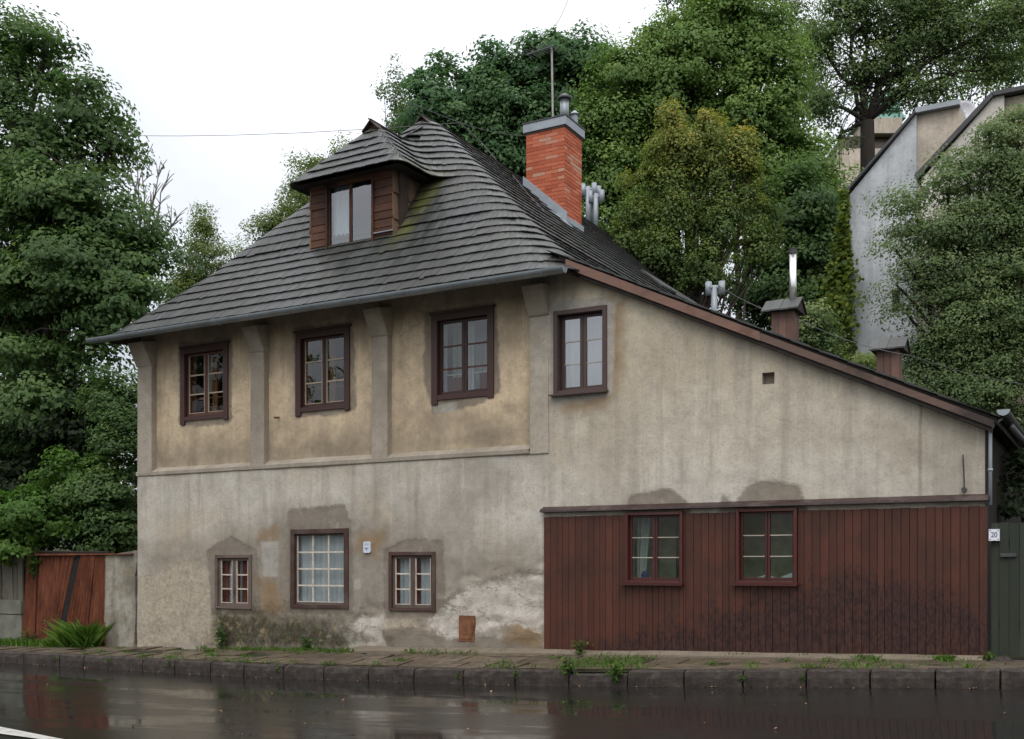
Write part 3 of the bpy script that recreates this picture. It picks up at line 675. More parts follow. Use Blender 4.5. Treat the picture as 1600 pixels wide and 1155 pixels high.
def drape(mbx, x0, x1, z0, z1, y, amp=0.02, n=24, waves=6, gather=0.0):
    for i in range(n):
        def pt(t, z):
            k = (z1 - z) / (z1 - z0); x = x0 + (x1 - x0) * t * (1 - gather * k); return (x, y + amp * math.sin(t * waves * 2 * math.pi) + amp * 0.4 * math.sin(t * waves * 4.7 + z), z)
        t0, t1 = i / n, (i + 1) / n
        for a, b in ((z0, (z0 + z1) / 2), ((z0 + z1) / 2, z1)):
            mbx.add([pt(t0, a), pt(t1, a), pt(t1, b), pt(t0, b)], [(0, 1, 2, 3)])
    return mbx
# upper storey
for i, R in enumerate(W_UP):
    lab = ['dark upper window with cream bars beside the corner post', 'dark upper window between the two middle posts', 'brown upper window with red cloth behind its lowest panes'][i]
    root, P, b = window('window', R, 0.10, 0.115, 2, 3, 1, 0.024, M['brown_paint'], M['bar_brown'] if i == 0 else M['brown_paint'], M['bar_cream'] if i < 2 else M['bar_brown'], M['glass_old'] if i == 0 else M['glass_up'], M['room_dark'] if i < 2 else M['room'], depth=0.2, sash=0.045, ears=True, label=lab, boxmat=M['box_ochre'], roomdepth=1.3)
    cx = (R[0] + R[1]) / 2
    # inner casement of the box window
    mb = MB(); y = b[4] - 0.03
    for xx in (b[0] + 0.06, cx - 0.03, cx + 0.03, b[1] - 0.06): mb.box(xx - 0.025, xx + 0.025, y, y + 0.04, b[2], b[3])
    for zz in (b[2] + 0.02, b[3] - 0.05): mb.box(b[0], b[1], y + 0.002, y + 0.038, zz, zz + 0.045)
    mb.box(b[0], b[1], y + 0.004, y + 0.034, b[2] + 0.42, b[2] + 0.44); P(mb, 'inner_casement', M['box_ochre'] if i < 2 else M['net'])
    if i == 0: P(drape(MB(), b[0] + 0.28, b[0] + 0.46, b[2] + 0.55, b[3], y + 0.12, 0.02, 12, 2, 0.3), 'curtain', M['curtain']); P(drape(MB(), b[1] - 0.5, b[1] - 0.36, b[2] + 0.5, b[3], y + 0.12, 0.02, 12, 2, 0.5), 'curtain', M['curtain'])
    if i == 1:
        mb = MB(); mb.tube([(b[1] - 0.25, y + 0.2, b[2] + 0.12), (b[1] - 0.25, y + 0.2, b[2] + 0.16), (b[1] - 0.25, y + 0.2, b[2] + 0.42)], [0.05, 0.11, 0.09], 14); P(mb, 'lamp_shade', M['curtain'])
    if i == 2:
        mb = MB(); drape(mb, b[0] + 0.05, cx - 0.03, b[2], b[2] + 0.40, y + 0.10, 0.015, 20, 4); drape(mb, cx + 0.1, b[1] - 0.02, b[2], b[2] + 0.44, y + 0.12, 0.015, 20, 3); P(mb, 'red_cloth', M['red_cloth'])
        P(drape(MB(), b[0], b[1], b[2] + 0.1, b[3], y + 0.35, 0.03, 40, 8), 'curtain', M['net'])
# wing window, deep brown frame with double glazing, tilted open
root, P, b = window('window', W_WING, 0.0, 0.07, 2, 3, 1, 0.012, M['wing_frame'], M['wing_frame'], M['bar_thin'], M['glass_new'], M['room'], depth=0.2, sash=0.05, sill=True, rec=0.10, label='modern brown double glazed window in pale plaster surround', boxmat=M['wing_frame'])
P(drape(MB(), b[0], b[1], b[2], b[3], b[4] + 0.03, 0.015, 30, 6), 'curtain', M['net'])
# ground floor
lg = ['small two-light ground floor window with dark brown box above the mossy foot', 'large twelve-pane ground floor window with white bars', 'small two-light ground floor window beside the rusty hatch']
for i, R in enumerate(W_GF):
    if i == 1: root, P, b = window('window', R, 0.0, 0.085, 1, 4, 3, 0.026, M['old_red'], M['old_wood'], M['bar_white'], M['glass_old'], M['room_dark'], depth=0.10, sash=0.03, label=lg[i], boxmat=M['box_red'], rec=0.03)
    else: root, P, b = window('window', R, 0.0, 0.06, 2, 3, 1, 0.022, M['old_wood'] if i == 0 else M['old_red'], M['old_wood'], M['bar_white'], M['glass_old'], M['room_dark'], depth=0.10, sash=0.05, label=lg[i], boxmat=M['box_red'], rec=0.02)
    P(drape(MB(), b[0] + 0.0, b[1] - 0.003, b[2], b[3], 0.155, 0.008, 40, 8), 'curtain', M['curtain'])
    if i == 0:
        cx = (b[0] + b[1]) / 2; mb = MB()
        for xx in (b[0] + 0.14, cx - 0.02, cx + 0.18): mb.box(xx - 0.07, xx + 0.05, 0.105, 0.13, b[2], b[3])
        P(mb, 'inner_casement', M['box_red'])
    if i == 2:
        cx = (b[0] + b[1]) / 2; mb = MB()
        for xx in (b[0] + 0.08, cx + 0.05): mb.box(xx - 0.06, xx + 0.03, 0.105, 0.13, b[2], b[3])
        P(mb, 'inner_casement', M['box_red'])
# windows in the cladding
for i, R in enumerate(W_CL):
    root, P, b = window('window', R, -0.06, 0.045, 2, 3, 1, 0.013, M['window_red'], M['window_red'], M['bar_thin'], M['glass_low'], M['room_lit'], depth=0.16, sash=0.035, sill=True, rec=0.05, label=['red framed window with dark curtain in the board cladding', 'red framed window with white cloth on its sill in the board cladding'][i], boxmat=M['wing'], roomdepth=0.85)
    cx = (b[0] + b[1]) / 2
    if i == 0:
        P(drape(MB(), b[0] + 0.02, b[0] + 0.24, b[2], b[3], b[4] + 0.1, 0.02, 14, 2, 0.4), 'curtain', M['curtain']); P(drape(MB(), b[1] - 0.2, b[1] - 0.02, b[2], b[3], b[4] + 0.05, 0.02, 14, 2, 0.3), 'curtain', M['dark_metal'])
        mb = MB(); mb.tube([(cx - 0.28, b[4] + 0.1, b[2] - 0.02), (cx - 0.28, b[4] + 0.1, b[2] + 0.10), (cx - 0.28, b[4] + 0.1, b[2] + 0.15)], [0.05, 0.06, 0.03], 12); P(mb, 'jug', simple('blue_glaze', lin(50, 66, 120), 0.3, bump=0))
    else:
        mb = MB(); mb.tube([(b[0] + 0.12, b[4] + 0.12, b[2] + 0.02), (b[0] + 0.3, b[4] + 0.12, b[2] + 0.05), (b[0] + 0.42, b[4] + 0.12, b[2] + 0.03)], [0.02, 0.05, 0.03], 10); mb.tube([(cx + 0.1, b[4] + 0.12, b[2] + 0.02), (cx + 0.3, b[4] + 0.1, b[2] + 0.06), (b[1], b[4] + 0.12, b[2] + 0.08)], [0.04, 0.08, 0.07], 10); P(mb, 'white_cloth', M['net'])

# ------------------------------------------------------------------ red board cladding
# stain with dark splash marks rising towards the right hand end
m = wood_mat('board_stain', lin(79, 46, 35), True, 0.42, 0.55, 0.3, rv=0.34, weather=lin(62, 40, 33))
bc = m.b.inputs['Base Color'].links[0].from_socket
X_ = m.sep(0); Z_ = m.sep(2)
lvl = m.math('MULTIPLY_ADD', m.math('SMOOTH_MIN', X_, m.math('MULTIPLY_ADD', X_, -0.9, 9.0), 0.8), 0.30, 0.20)
sp = m.math('SUBTRACT', lvl, Z_); spn = m.noise(14, 5, 0.7, (1, 1, 0.7)); 
k = m.rng(m.math('MULTIPLY_ADD', m.math('ADD', m.noise(2.2, 5, 0.7, (1, 1, 0.7)), -0.5), 1.5, m.math('MULTIPLY_ADD', m.math('ADD', spn, -0.5), 1.2, sp)), -0.12, 0.15); spf = m.rng(m.noise(30, 4, 0.7, (1, 1, 0.6)), 0.42, 0.56)
c = m.mix(m.math('MULTIPLY', k, m.math('MULTIPLY_ADD', spf, 0.5, 0.45)), bc, m.mix(spf, lin(60, 40, 36), lin(40, 26, 25))); m.color(c)
m.rough(m.rng(spn, 0.3, 0.7, 0.35, 0.6)); M['board'] = m.m
clad = MB()
for a, b, lo_, hi_ in ((0.0, 1.36, 0.4, 2.38), (1.36, 2.25, 0.4, 1.38), (2.25, 3.03, 0.4, 2.38), (3.03, 3.88, 0.4, 1.39), (3.88, 6.24, 0.4, 2.38)): clad.box(a, b, -0.02, -0.005, lo_ + 0.0, hi_)
clad = clad.build('cladding', M['black'], house)
x = 0.0; bw = 0.1045
while x < 6.22:
    x1 = min(x + bw * random.uniform(0.86, 1.14), 6.25)
    zt = 2.405 + random.uniform(-0.004, 0.004); z0 = zb(x) + 0.035 + random.uniform(-0.012, 0.012); yo = -0.075 if x > 5.40 else -0.05
    segs = [(x, x1, z0, zt)]
    for R in W_CL:
        out = []
        for a, b, c, d in segs:
            if b <= R[0] or a >= R[1]: out.append((a, b, c, d)); continue
            if a < R[0] - 0.02: out.append((a, R[0], c, d)); a = R[0]
            if b > R[1] + 0.02: out.append((R[1], b, c, d)); b = R[1]
            out.append((a, b, c, min(d, R[2] - 0.02)))
        segs = out
    yj = yo + random.uniform(-0.003, 0.003)
    for a, b, c, d in segs:
        mb = MB(); g = 0.0018; e = 0.004
        mb.prism([(a + g, yj + 0.03), (a + g, yj + e), (a + g + e, yj), (b - g - e, yj), (b - g, yj + e), (b - g, yj + 0.03)][::-1], 'z', c, d); mb.build('board', M['board'], clad)
    x = x1
mb = MB(); xs = np.linspace(-0.03, 6.26, 30)
for a, b in zip(xs[:-1], xs[1:]):
    w = lambda x: 0.006 * (float(fbm(x * 1.9, 1.0)) - 0.47)
    ra = [(a, 0.0, 2.56 + w(a)), (a, -0.13, 2.505 + w(a)), (a, -0.135, 2.475 + w(a)), (a, -0.1, 2.47)]; rb = [(b, 0.0, 2.56 + w(b)), (b, -0.13, 2.505 + w(b)), (b, -0.135, 2.475 + w(b)), (b, -0.1, 2.47)]
    for k in range(3): mb.add([ra[k], rb[k], rb[k + 1], ra[k + 1]], [(0, 1, 2, 3)])
    mb.add([(a, 0.0, 2.47), (b, 0.0, 2.47), (b, -0.1, 2.47), (a, -0.1, 2.47)], [(0, 1, 2, 3)])
mb.build('cladding_flashing', M['flash'], house)

# ------------------------------------------------------------------ the roof: a smooth height field clad with shingles course by course
def smin(a, b, k):
    h = max(k - abs(a - b), 0) / k; return min(a, b) - h * h * k * 0.25
def smax(a, b, k): return -smin(-a, -b, k)
def prof(d, P):
    if d <= P[0][0]: return P[0][1] + (d - P[0][0]) * (P[1][1] - P[0][1]) / (P[1][0] - P[0][0])
    for (a, b), (c, e) in zip(P[:-1], P[1:]):
        if d <= c: return b + (e - b) * (d - a) / (c - a)
    (a, b), (c, e) = P[-2:]; return e + (e - b) / (c - a) * (d - c)
PF = [(0, 6.02), (1.3, 7.38), (3.45, 10.36)]
PS = [(0, 6.04), (1.2, 7.06), (5.05, 10.66)]
EX0, EX1, EY0, EYB = -9.42, 0.68, -0.60, 17.5
def h_main(x, y):
    f = prof(y - EY0, PF); r = prof(EX1 - x, PS); l = prof(x - EX0, PS); b = prof(EYB - y, PF)
    a_ = smin(f, b, 0.2); c_ = smin(r, l, 0.12)
    return smin(a_, c_, 0.75)
DZ = 8.55; DX0, DX1, DY0 = -5.52, -2.98, 0.36
def h_dorm(x, y):
    return smin(DZ + 1.22 * (y - DY0), smin(DZ + 0.98 * (DX1 - x), DZ + 0.98 * (x - DX0), 0.05), 0.30)
def h_all(x, y): return smax(h_main(x, y), h_dorm(x, y), 0.55)
def grad(fn, x, y, e=0.02):
    return np.array([(fn(x + e, y) - fn(x - e, y)) / (2 * e), (fn(x, y + e) - fn(x, y - e)) / (2 * e)])
def trace(fn, z, y_start, y_end, step):
    # start on the left slope, walk round the front to the right slope
    lo, hi = EX0 - 1, -4.41
    for _ in range(40):
        m_ = (lo + hi) / 2
        if fn(m_, y_start) < z: lo = m_
        else: hi = m_
    p = np.array([lo, y_start]); pts = []
    for _ in range(1200):
        g = grad(fn, *p); gl = np.hypot(*g)
        for _ in range(3):
            p = p + g / gl ** 2 * (z - fn(*p)); g = grad(fn, *p); gl = max(np.hypot(*g), 0.2)
        pts.append((p.copy(), g / gl, gl))
        st = step * random.uniform(0.85, 1.15); t = np.array([g[1], -g[0]]) / gl
        p = p + t * st
        if p[1] > y_end and p[0] > -4.4: break
    return pts
ZR = 10.50; DZR0 = DZ + 0.98 * (DX1 - DX0) / 2
boards = []   # (distance, 8 corners)
NC = 13; ZSTEP = (DZ - 6.02) / NC
for k in range(26):
    z = 6.02 + k * ZSTEP
    if z > ZR - 0.12: break
    fn = h_all if k >= NC else h_main
    pts = trace(fn, z, 6.0, 15.5, 0.095)
    wav = [0.012 * math.sin(i * 0.05 + k * 1.7) for i in range(len(pts))]
    for i in range(len(pts) - 1):
        (p, g, s), (q, g2, s2) = pts[i], pts[i + 1]
        L = 0.44
        def up(g, s): return np.array([g[0], g[1], s]) / math.sqrt(1 + s * s)
        def nr_(g, s): return np.array([-g[0] * s, -g[1] * s, 1]) / math.sqrt(1 + s * s)
        u1, u2, n1, n2 = up(g, s), up(g2, s2), nr_(g, s), nr_(g2, s2)
        Lm = min(L, (ZR - z) / max(u1[2], 0.3), (ZR - z) / max(u2[2], 0.3)); Lm = max(Lm, 0.12)
        if k >= NC and g[1] > 0.5 and DX0 + 0.4 < p[0] < DX1 - 0.4 and z < 9.5: Lm = min(Lm, 0.36)
        if k >= NC and h_dorm(*p) > h_main(*p) - 0.05 and z < DZR0 + 0.05:
            Lm = min(Lm, max(0.05, (DZR0 - z) / max(u1[2], 0.3)))
        dl = random.uniform(-0.009, 0.006) + wav[i] - (random.uniform(0.01, 0.04) if random.random() < 0.03 else 0); th_ = 0.017; lift = 0.046 + random.uniform(-0.003, 0.004); rb_, rt = lift, 0.004
        a = np.array([*p, z]); b = np.array([*q, z]); ed = (b - a) * 0.012
        a = a + ed; b = b - ed
        c = [a + u1 * dl + n1 * (rb_ - th_), b + u2 * dl + n2 * (rb_ - th_), b + u2 * Lm + n2 * (rt - 0.006), a + u1 * Lm + n1 * (rt - 0.006),
             a + u1 * dl + n1 * rb_, b + u2 * dl + n2 * rb_, b + u2 * Lm + n2 * rt, a + u1 * Lm + n1 * rt]
        mid = (a + b) / 2
        area = np.linalg.norm(b - a) * 0.25 * max(0.0, float(np.dot(n1, (CAM - mid) / np.linalg.norm(CAM - mid)))) / np.linalg.norm(CAM - mid) ** 2
        boards.append((-area, c))
boards.sort(key=lambda t: t[0])
# boarding under the shingles
xs = list(np.linspace(EX0 + 0.02, EX1 - 0.02, 86)); ys = list(np.linspace(EY0 + 0.02, 16.5, 130))
me = grid_mesh('roof', xs, ys, lambda x, y: max(min(h_main(x, y), ZR) - 0.045, 5.985))
roof = meshobj('roof', me, M['roofbase'], house)
BF = [(3, 2, 1, 0), (4, 5, 6, 7), (0, 1, 5, 4), (1, 2, 6, 5), (2, 3, 7, 6), (3, 0, 4, 7)]
for d, c in boards[:300]:
    me = bpy.data.meshes.new('shingle'); me.from_pydata([tuple(p) for p in c], [], BF); me.update(); face_attr(me, 'rnd', [random.random()] * 6)
    meshobj('shingle', me, M['shingle'], roof)
mb = MB(); rv = []
for d, c in boards[300:]:
    mb.hexa(c); rv += [random.random()] * 6
# catslide shingles over the wing, front strip board by board
X = 0.35; k = 0
while X < 6.35:
    z = verge(X) + 0.10 + 0.03 * math.sin(k * 1.3)
    y = -0.20
    while y < 3.2:
        w = random.uniform(0.09, 0.14); d = random.uniform(-0.02, 0.03); X1 = min(X + 0.38 + d, 6.4)
        xa, xb = X1, X1 - 0.62; za, zb_ = verge(xa) + 0.115, verge(xb) + 0.085; y1 = y + w * 0.96
        mb.hexa([(xa, y, za - 0.02), (xa, y1, za - 0.02), (xb, y1, zb_ - 0.008), (xb, y, zb_ - 0.008), (xa, y, za), (xa, y1, za), (xb, y1, zb_), (xb, y, zb_)]); rv += [random.random()] * 6
        y += w
    X += 0.37; k += 1
me = mb.mesh('shingles'); face_attr(me, 'rnd', rv); o = meshobj('shingles', me, M['shingle'], roof); o['kind'] = 'stuff'
mb = MB(); mb.hexa([(0.3, -0.14, verge(0.3) + 0.0), (6.36, -0.14, verge(6.36)), (6.36, 14, verge(6.36)), (0.3, 14, verge(0.3)), (0.3, -0.14, verge(0.3) + 0.075), (6.36, -0.14, verge(6.36) + 0.075), (6.36, 14, verge(6.36) + 0.075), (0.3, 14, verge(0.3) + 0.075)])
mb.build('wing_roof_boarding', M['roofbase'], roof)
# barge board along the verge
mb = MB(); f = lambda x, o: (x, verge(x) + o)
mb.prism([f(0.44, -0.085), f(3.4, -0.075), f(3.4, 0.045), f(0.44, 0.055)], 'y', -0.185, -0.15); mb.build('barge_board', M['barge'], roof)
mb = MB(); mb.prism([f(3.4, -0.07), f(6.33, -0.06), f(6.33, 0.03), f(3.4, 0.035)], 'y', -0.18, -0.147); mb.build('barge_board', wood_mat('weathered_barge', lin(96, 78, 70), False, 0.35, weather=lin(64, 54, 50)).m, roof)
mb = MB(); mb.prism([f(0.5, -0.14), f(6.3, -0.12), f(6.3, 0.0), f(0.5, 0.0)], 'y', -0.148, -0.02); mb.build('verge_rafter', M['roofbase'], roof)
# lower flared strip of wide shingles on the far part of the side slope
A0, A1 = onX(1022, 430, 0.0), onX(1104, 474, 0.0)
n = 8
for i in range(n):
    t0, t1 = i / n, (i + 0.96) / n; y0, y1 = A0[1] + (A1[1] - A0[1]) * t0, A0[1] + (A1[1] - A0[1]) * t1; zc = A0[2] + 0.03
    mb = MB(); w = 0.02 * math.sin(i * 2.1)
    mb.hexa([(0.16, y0, zc - 0.26 + w), (0.16, y1, zc - 0.26 + w), (-0.28, y1, zc + 0.10), (-0.28, y0, zc + 0.10), (0.17, y0, zc - 0.235 + w), (0.17, y1, zc - 0.235 + w), (-0.26, y1, zc + 0.13), (-0.26, y0, zc + 0.13)])
    me = mb.mesh('shingle'); face_attr(me, 'rnd', [0.8 + 0.2 * random.random()] * 6); meshobj('flared_shingle', me, M['shingle'], roof)
# ridge boards and gablets
def ridge(xc, zr, ya, yb, w, slope, name):
    for s in (-1, 1):
        mb = MB(); L = w; dx, dz = L / math.sqrt(1 + slope ** 2), -L * slope / math.sqrt(1 + slope ** 2)
        n = max(1, int((yb - ya) / 1.5))
        for i in range(n):
            y0, y1 = ya + (yb - ya) * i / n, ya + (yb - ya) * (i + 1) / n - 0.004; e = 0.006 * (i % 2)
            zt = zr + (0.05 if s > 0 else 0.025) + e; xt = xc - s * 0.03
            mb.hexa([(xt, y0, zt - 0.025), (xt, y1, zt - 0.025), (xt + s * dx, y1, zt + dz - 0.025), (xt + s * dx, y0, zt + dz - 0.025), (xt, y0, zt), (xt, y1, zt), (xt + s * dx, y1, zt + dz), (xt + s * dx, y0, zt + dz)])
        mb.build(name, M['ridge'], roof)
ridge(-4.37, ZR + 0.07, 3.0, 15.2, 0.34, 0.96, 'ridge_board')
mb = MB(); mb.prism([(-4.37, ZR + 0.05), (-4.81, ZR - 0.40), (-3.93, ZR - 0.40)], 'y', 3.08, 3.14); mb.build('gablet', M['dorm_plank'], roof)
DXC = (DX0 + DX1) / 2; DZR = DZ + 0.98 * (DX1 - DXC)
ridge(DXC, DZR + 0.0, 1.18, 2.95, 0.28, 0.98, 'dormer_ridge_board')
mb = MB(); mb.prism([(DXC, DZR + 0.0), (DXC - 0.38, DZR - 0.38), (DXC + 0.38, DZR - 0.38)], 'y', 1.27, 1.33); mb.build('gablet', M['dorm_plank'], roof)

xs = np.linspace(DX0, DX1, 44); ys = np.linspace(DY0 + 0.02, 3.3, 50); V = []; F = []; ok = {}
for j, y in enumerate(ys):
    for i, x in enumerate(xs):
        hz = h_all(x, y); ok[(i, j)] = hz >= DZ + 0.03 and h_dorm(x, y) > h_main(x, y) - 0.8; V.append((x, y, hz - 0.02))
for j in range(len(ys) - 1):
    for i in range(len(xs) - 1):
        if all(ok[q_] for q_ in ((i, j), (i + 1, j), (i + 1, j + 1), (i, j + 1))): F.append((j * 44 + i, j * 44 + i + 1, (j + 1) * 44 + i + 1, (j + 1) * 44 + i))
me = bpy.data.meshes.new('dormer_roof_boarding'); me.from_pydata(V, [], F); me.update(); face_attr(me, 'rnd', [0.4] * len(F)); meshobj('dormer_roof_boarding', me, M['shingle'], roof)
# ------------------------------------------------------------------ dormer
DW0, DW1, DY = -5.20, -3.37, 0.70
zbot = lambda x, y: h_main(x, y)
dorm = MB(); dorm.prism([(DW0 + 0.02, 7.3), (DW1 - 0.02, 7.3), (DW1 - 0.02, DZ + 0.1), (DW0 + 0.02, DZ + 0.1)], 'y', DY + 0.42, 2.2)
dorm.add([(DX0 + 0.1, DY0 + 0.12, DZ + 0.02), (DX1 - 0.1, DY0 + 0.12, DZ + 0.02), (DX1 - 0.08, 1.75, DZ + 0.04), (DX0 + 0.08, 1.75, DZ + 0.04)], [(0, 1, 2, 3)])
dorm = dorm.build('dormer', M['roofbase'], house)
DWIN = (-4.84, -3.77, 7.30, 8.60)
root, P, b = window('dormer_window', DWIN, DY - 0.02, 0.04, 2, 1, 1, 0.02, M['dorm_plank'], M['dorm_plank'], M['bar_thin'], M['glass_dorm'], M['room_dark'], depth=0.05, sash=0.026, rec=0.02, label='tall two-light dormer window with net curtain', boxmat=M['box_red'], roomdepth=0.38)
P(drape(MB(), b[0], b[0] + 0.46, b[2], b[3], b[4] + 0.05, 0.02, 24, 4, 0.25), 'curtain', M['net'])
for side, (a, b_) in enumerate(((DW0, DWIN[0]), (DWIN[1], DW1))):
    z = 7.32; 
    while z < DZ - 0.02:
        hgt = random.uniform(0.125, 0.15); y = DY + random.uniform(-0.006, 0.006); z1 = min(z + hgt, DZ)
        mb = MB(); mb.hexa([(a + 0.002, y - 0.012, z), (b_ - 0.002, y - 0.012, z), (b_ - 0.002, DY + 0.04, z), (a + 0.002, DY + 0.04, z), (a + 0.002, y, z1 - 0.005), (b_ - 0.002, y, z1 - 0.005), (b_ - 0.002, DY + 0.04, z1 - 0.005), (a + 0.002, DY + 0.04, z1 - 0.005)])
        mb.build('plank', M['dorm_plank'], dorm); z = z1
mb = MB(); mb.box(DW0, DW1, DY - 0.03, DY + 0.04, DZ - 0.06, DZ + 0.06); mb.build('head_beam', M['dorm_plank'], dorm)
mb = MB(); mb.box(DWIN[1] + 0.01, DW1 + 0.02, DY - 0.05, DY, 7.50, 7.515); mb.box(DWIN[0] - 0.03, DWIN[1] + 0.03, DY - 0.10, DY, DWIN[2] - 0.03, DWIN[2] - 0.01); mb.build('dormer_flashing', M['zinc_light'], dorm)
for s, xw in ((1, DW1), (-1, DW0)):     # cheeks clad with upright boards in three rows
    mb = MB(); mb.add([(xw - s * 0.02, DY, 7.2), (xw - s * 0.02, 1.9, 7.2), (xw - s * 0.02, 1.9, DZ + 0.05), (xw - s * 0.02, DY, DZ + 0.05)], [(0, 1, 2, 3)]); mb.build('cheek_boarding', M['roofbase'], dorm)
    for row, (za, zb2) in enumerate(((7.30, 7.78), (7.72, 8.22), (8.16, 8.62))):
        y = DY - 0.015
        while y < 1.75:
            w = random.uniform(0.10, 0.15); zlow = max(za + random.uniform(-0.02, 0.02), h_main(xw, y + w * 0.5) - 0.03)
            if zlow < zb2 - 0.03:
                o1 = s * (0.03 + 0.012); o2 = s * 0.012
                mb = MB(); mb.hexa([(xw, y, zlow), (xw, y + w * 0.97, zlow), (xw + o1, y + w * 0.97, zlow), (xw + o1, y, zlow), (xw - s * 0.01, y, zb2), (xw - s * 0.01, y + w * 0.97, zb2), (xw + o2, y + w * 0.97, zb2), (xw + o2, y, zb2)])
                mb.build('cheek_board', M['dorm_cheek'], dorm)
            y += w
# ------------------------------------------------------------------ gutters, downpipe
def half_round(mb, p0, p1, r, n=10, t=0.006, segs=1):
    p0, p1 = Vector(p0), Vector(p1); d = (p1 - p0).normalized(); s = d.cross(Vector((0, 0, 1))).normalized(); R_ = []
    for k in range(segs + 1):
        p = p0.lerp(p1, k / segs); ring = []
        for rr in (r, r - t):
            seq = [p + s * (rr * math.cos(math.pi + math.pi * i / n)) + Vector((0, 0, 1)) * (rr * math.sin(math.pi + math.pi * i / n)) for i in range(n + 1)]
            ring += seq if rr == r else seq[::-1]
        R_.append(ring)
    m2 = len(R_[0])
    for k in range(segs):
        for i in range(m2): mb.add([R_[k][i], R_[k][(i + 1) % m2], R_[k + 1][(i + 1) % m2], R_[k + 1][i]], [(0, 1, 2, 3)])
    for ring in (R_[0], R_[-1]): mb.add(ring[:n + 1], [tuple(range(n + 1))])
    return mb
gut = half_round(MB(), (-9.44, -0.73, 5.975), (0.70, -0.73, 5.975), 0.086, segs=1).build('gutter', M['zinc'], house, False)
for i in range(13):
    x = -9.2 + i * 0.79 + random.uniform(-0.1, 0.1); mb = MB()
    mb.tube([(x, -0.62 + 0.0, 6.0)] + [(x, -0.73 + 0.09 * math.cos(a), 5.975 + 0.09 * math.sin(a)) for a in np.linspace(0, -math.pi, 9)], 0.008, 5); mb.build('gutter_bracket', M['zinc'], gut)
for i in range(4):
    x = -7.4 + 2.2 * i; mb = half_round(MB(), (x, -0.73, 5.975), (x + 0.03, -0.73, 5.975), 0.09); mb.build('gutter_joint', M['zinc'], gut)
mb = MB(); mb.box(EX0 + 0.05, EX1 - 0.05, -0.56, -0.53, 5.93, 6.03); mb.build('fascia', M['roofbase'], house)
g2 = half_round(MB(), (6.44, -0.25, 3.56), (6.44, 13, 3.50), 0.068).build('side_gutter', M['dark_metal'], house)
mb = MB(); mb.prism([(6.44 + 0.075 * math.cos(t), 3.565 + 0.075 * math.sin(t)) for t in np.linspace(math.pi, 2 * math.pi, 10)], 'y', -0.275, -0.252); mb.build('gutter_end', M['zinc_light'], house)
mb = MB(); mb.tube([(6.40, 0.02, 3.50), (6.30, -0.02, 3.42), (6.272, -0.03, 3.34), (6.272, -0.03, 3.1), (6.272, -0.03, 2.42)], 0.022, 10); mb.tube([(6.272, -0.03, 2.84), (6.272, -0.03, 2.87)], 0.03, 10); mb.build('downpipe', M['zinc_light'], house, True)
mb = MB(); mb.tube([(6.46, 0.5, 3.44), (6.6, 1.1, 3.25), (7.0, 2.2, 2.95)], 0.045, 8); mb.build('drain_pipe', M['dark_metal'], house, True)

# ------------------------------------------------------------------ brick chimney
CY = 5.3
cx0, cx1 = onY(822, 195, CY)[0], onY(882, 195, CY)[0]; cy1 = onX(909, 215, cx1)[1]; cz1 = onY(882, 197, CY)[2]; czt = onY(882, 181, CY)[2]; cz0 = h_main(cx1, CY) - 0.1
chim = MB(); chim.box(cx0 + 0.008, cx1 - 0.008, CY + 0.008, cy1 - 0.008, cz0, cz1); chim = chim.build('chimney', M['brickcore'], house)
nc = int((cz1 - cz0) / 0.0765); ch = (cz1 - cz0) / nc
brick_cache = {}
def brick_mesh(l, axis):
    key = (round(l, 3), axis)
    if key not in brick_cache:
        mb = MB(); hh = ch - 0.010
        if axis == 'x': mb.box(0.005, l - 0.005, 0, 0.05, 0, hh, 0.0015)
        else: mb.box(0, 0.05, 0.005, l - 0.005, 0, hh, 0.0015)
        me = mb.mesh('brick'); me.materials.append(M['brick']); brick_cache[key] = me
    return brick_cache[key]
for i in range(nc):
    z = cz0 + i * ch + 0.005
    for axis, a, b, fixed in (('x', cx0, cx1, CY), ('y', CY, cy1, cx1 - 0.05), ('x', cx0, cx1, cy1 - 0.05), ('y', CY, cy1, cx0)):
        n = max(2, round((b - a) / 0.26)); L = (b - a) / n; off = (i % 2) * 0.5
        if i < nc * 0.35 and fixed in (cy1 - 0.05,): continue
        edges = [a] + [a + L * (k + off) for k in range(n + 1) if a + 0.03 < a + L * (k + off) < b - 0.03] + [b]
        for p, q in zip(edges[:-1], edges[1:]):
            o = bpy.data.objects.new('brick', brick_mesh(q - p, axis)); link(o, chim); j = random.uniform(-0.003, 0.003)
            o.location = (p, fixed + j, z) if axis == 'x' else (fixed + j, p, z)
mb = MB(); e = 0.05; mb.box(cx0 - e, cx1 + e, CY - e, cy1 + e, cz1 + 0.02, czt - 0.012); mb.build('chimney_cap', M['zinc_light'], chim, bevel=0.006)
mb = MB(); mb.box(cx0 - e - 0.015, cx1 + e + 0.015, CY - e - 0.015, cy1 + e + 0.015, czt - 0.012, czt + 0.012); mb.box(cx0 - 0.02, cx1 + 0.02, CY - 0.02, cy1 + 0.02, cz1 - 0.01, cz1 + 0.02); mb.build('cap_cover', M['dark_metal'], chim)
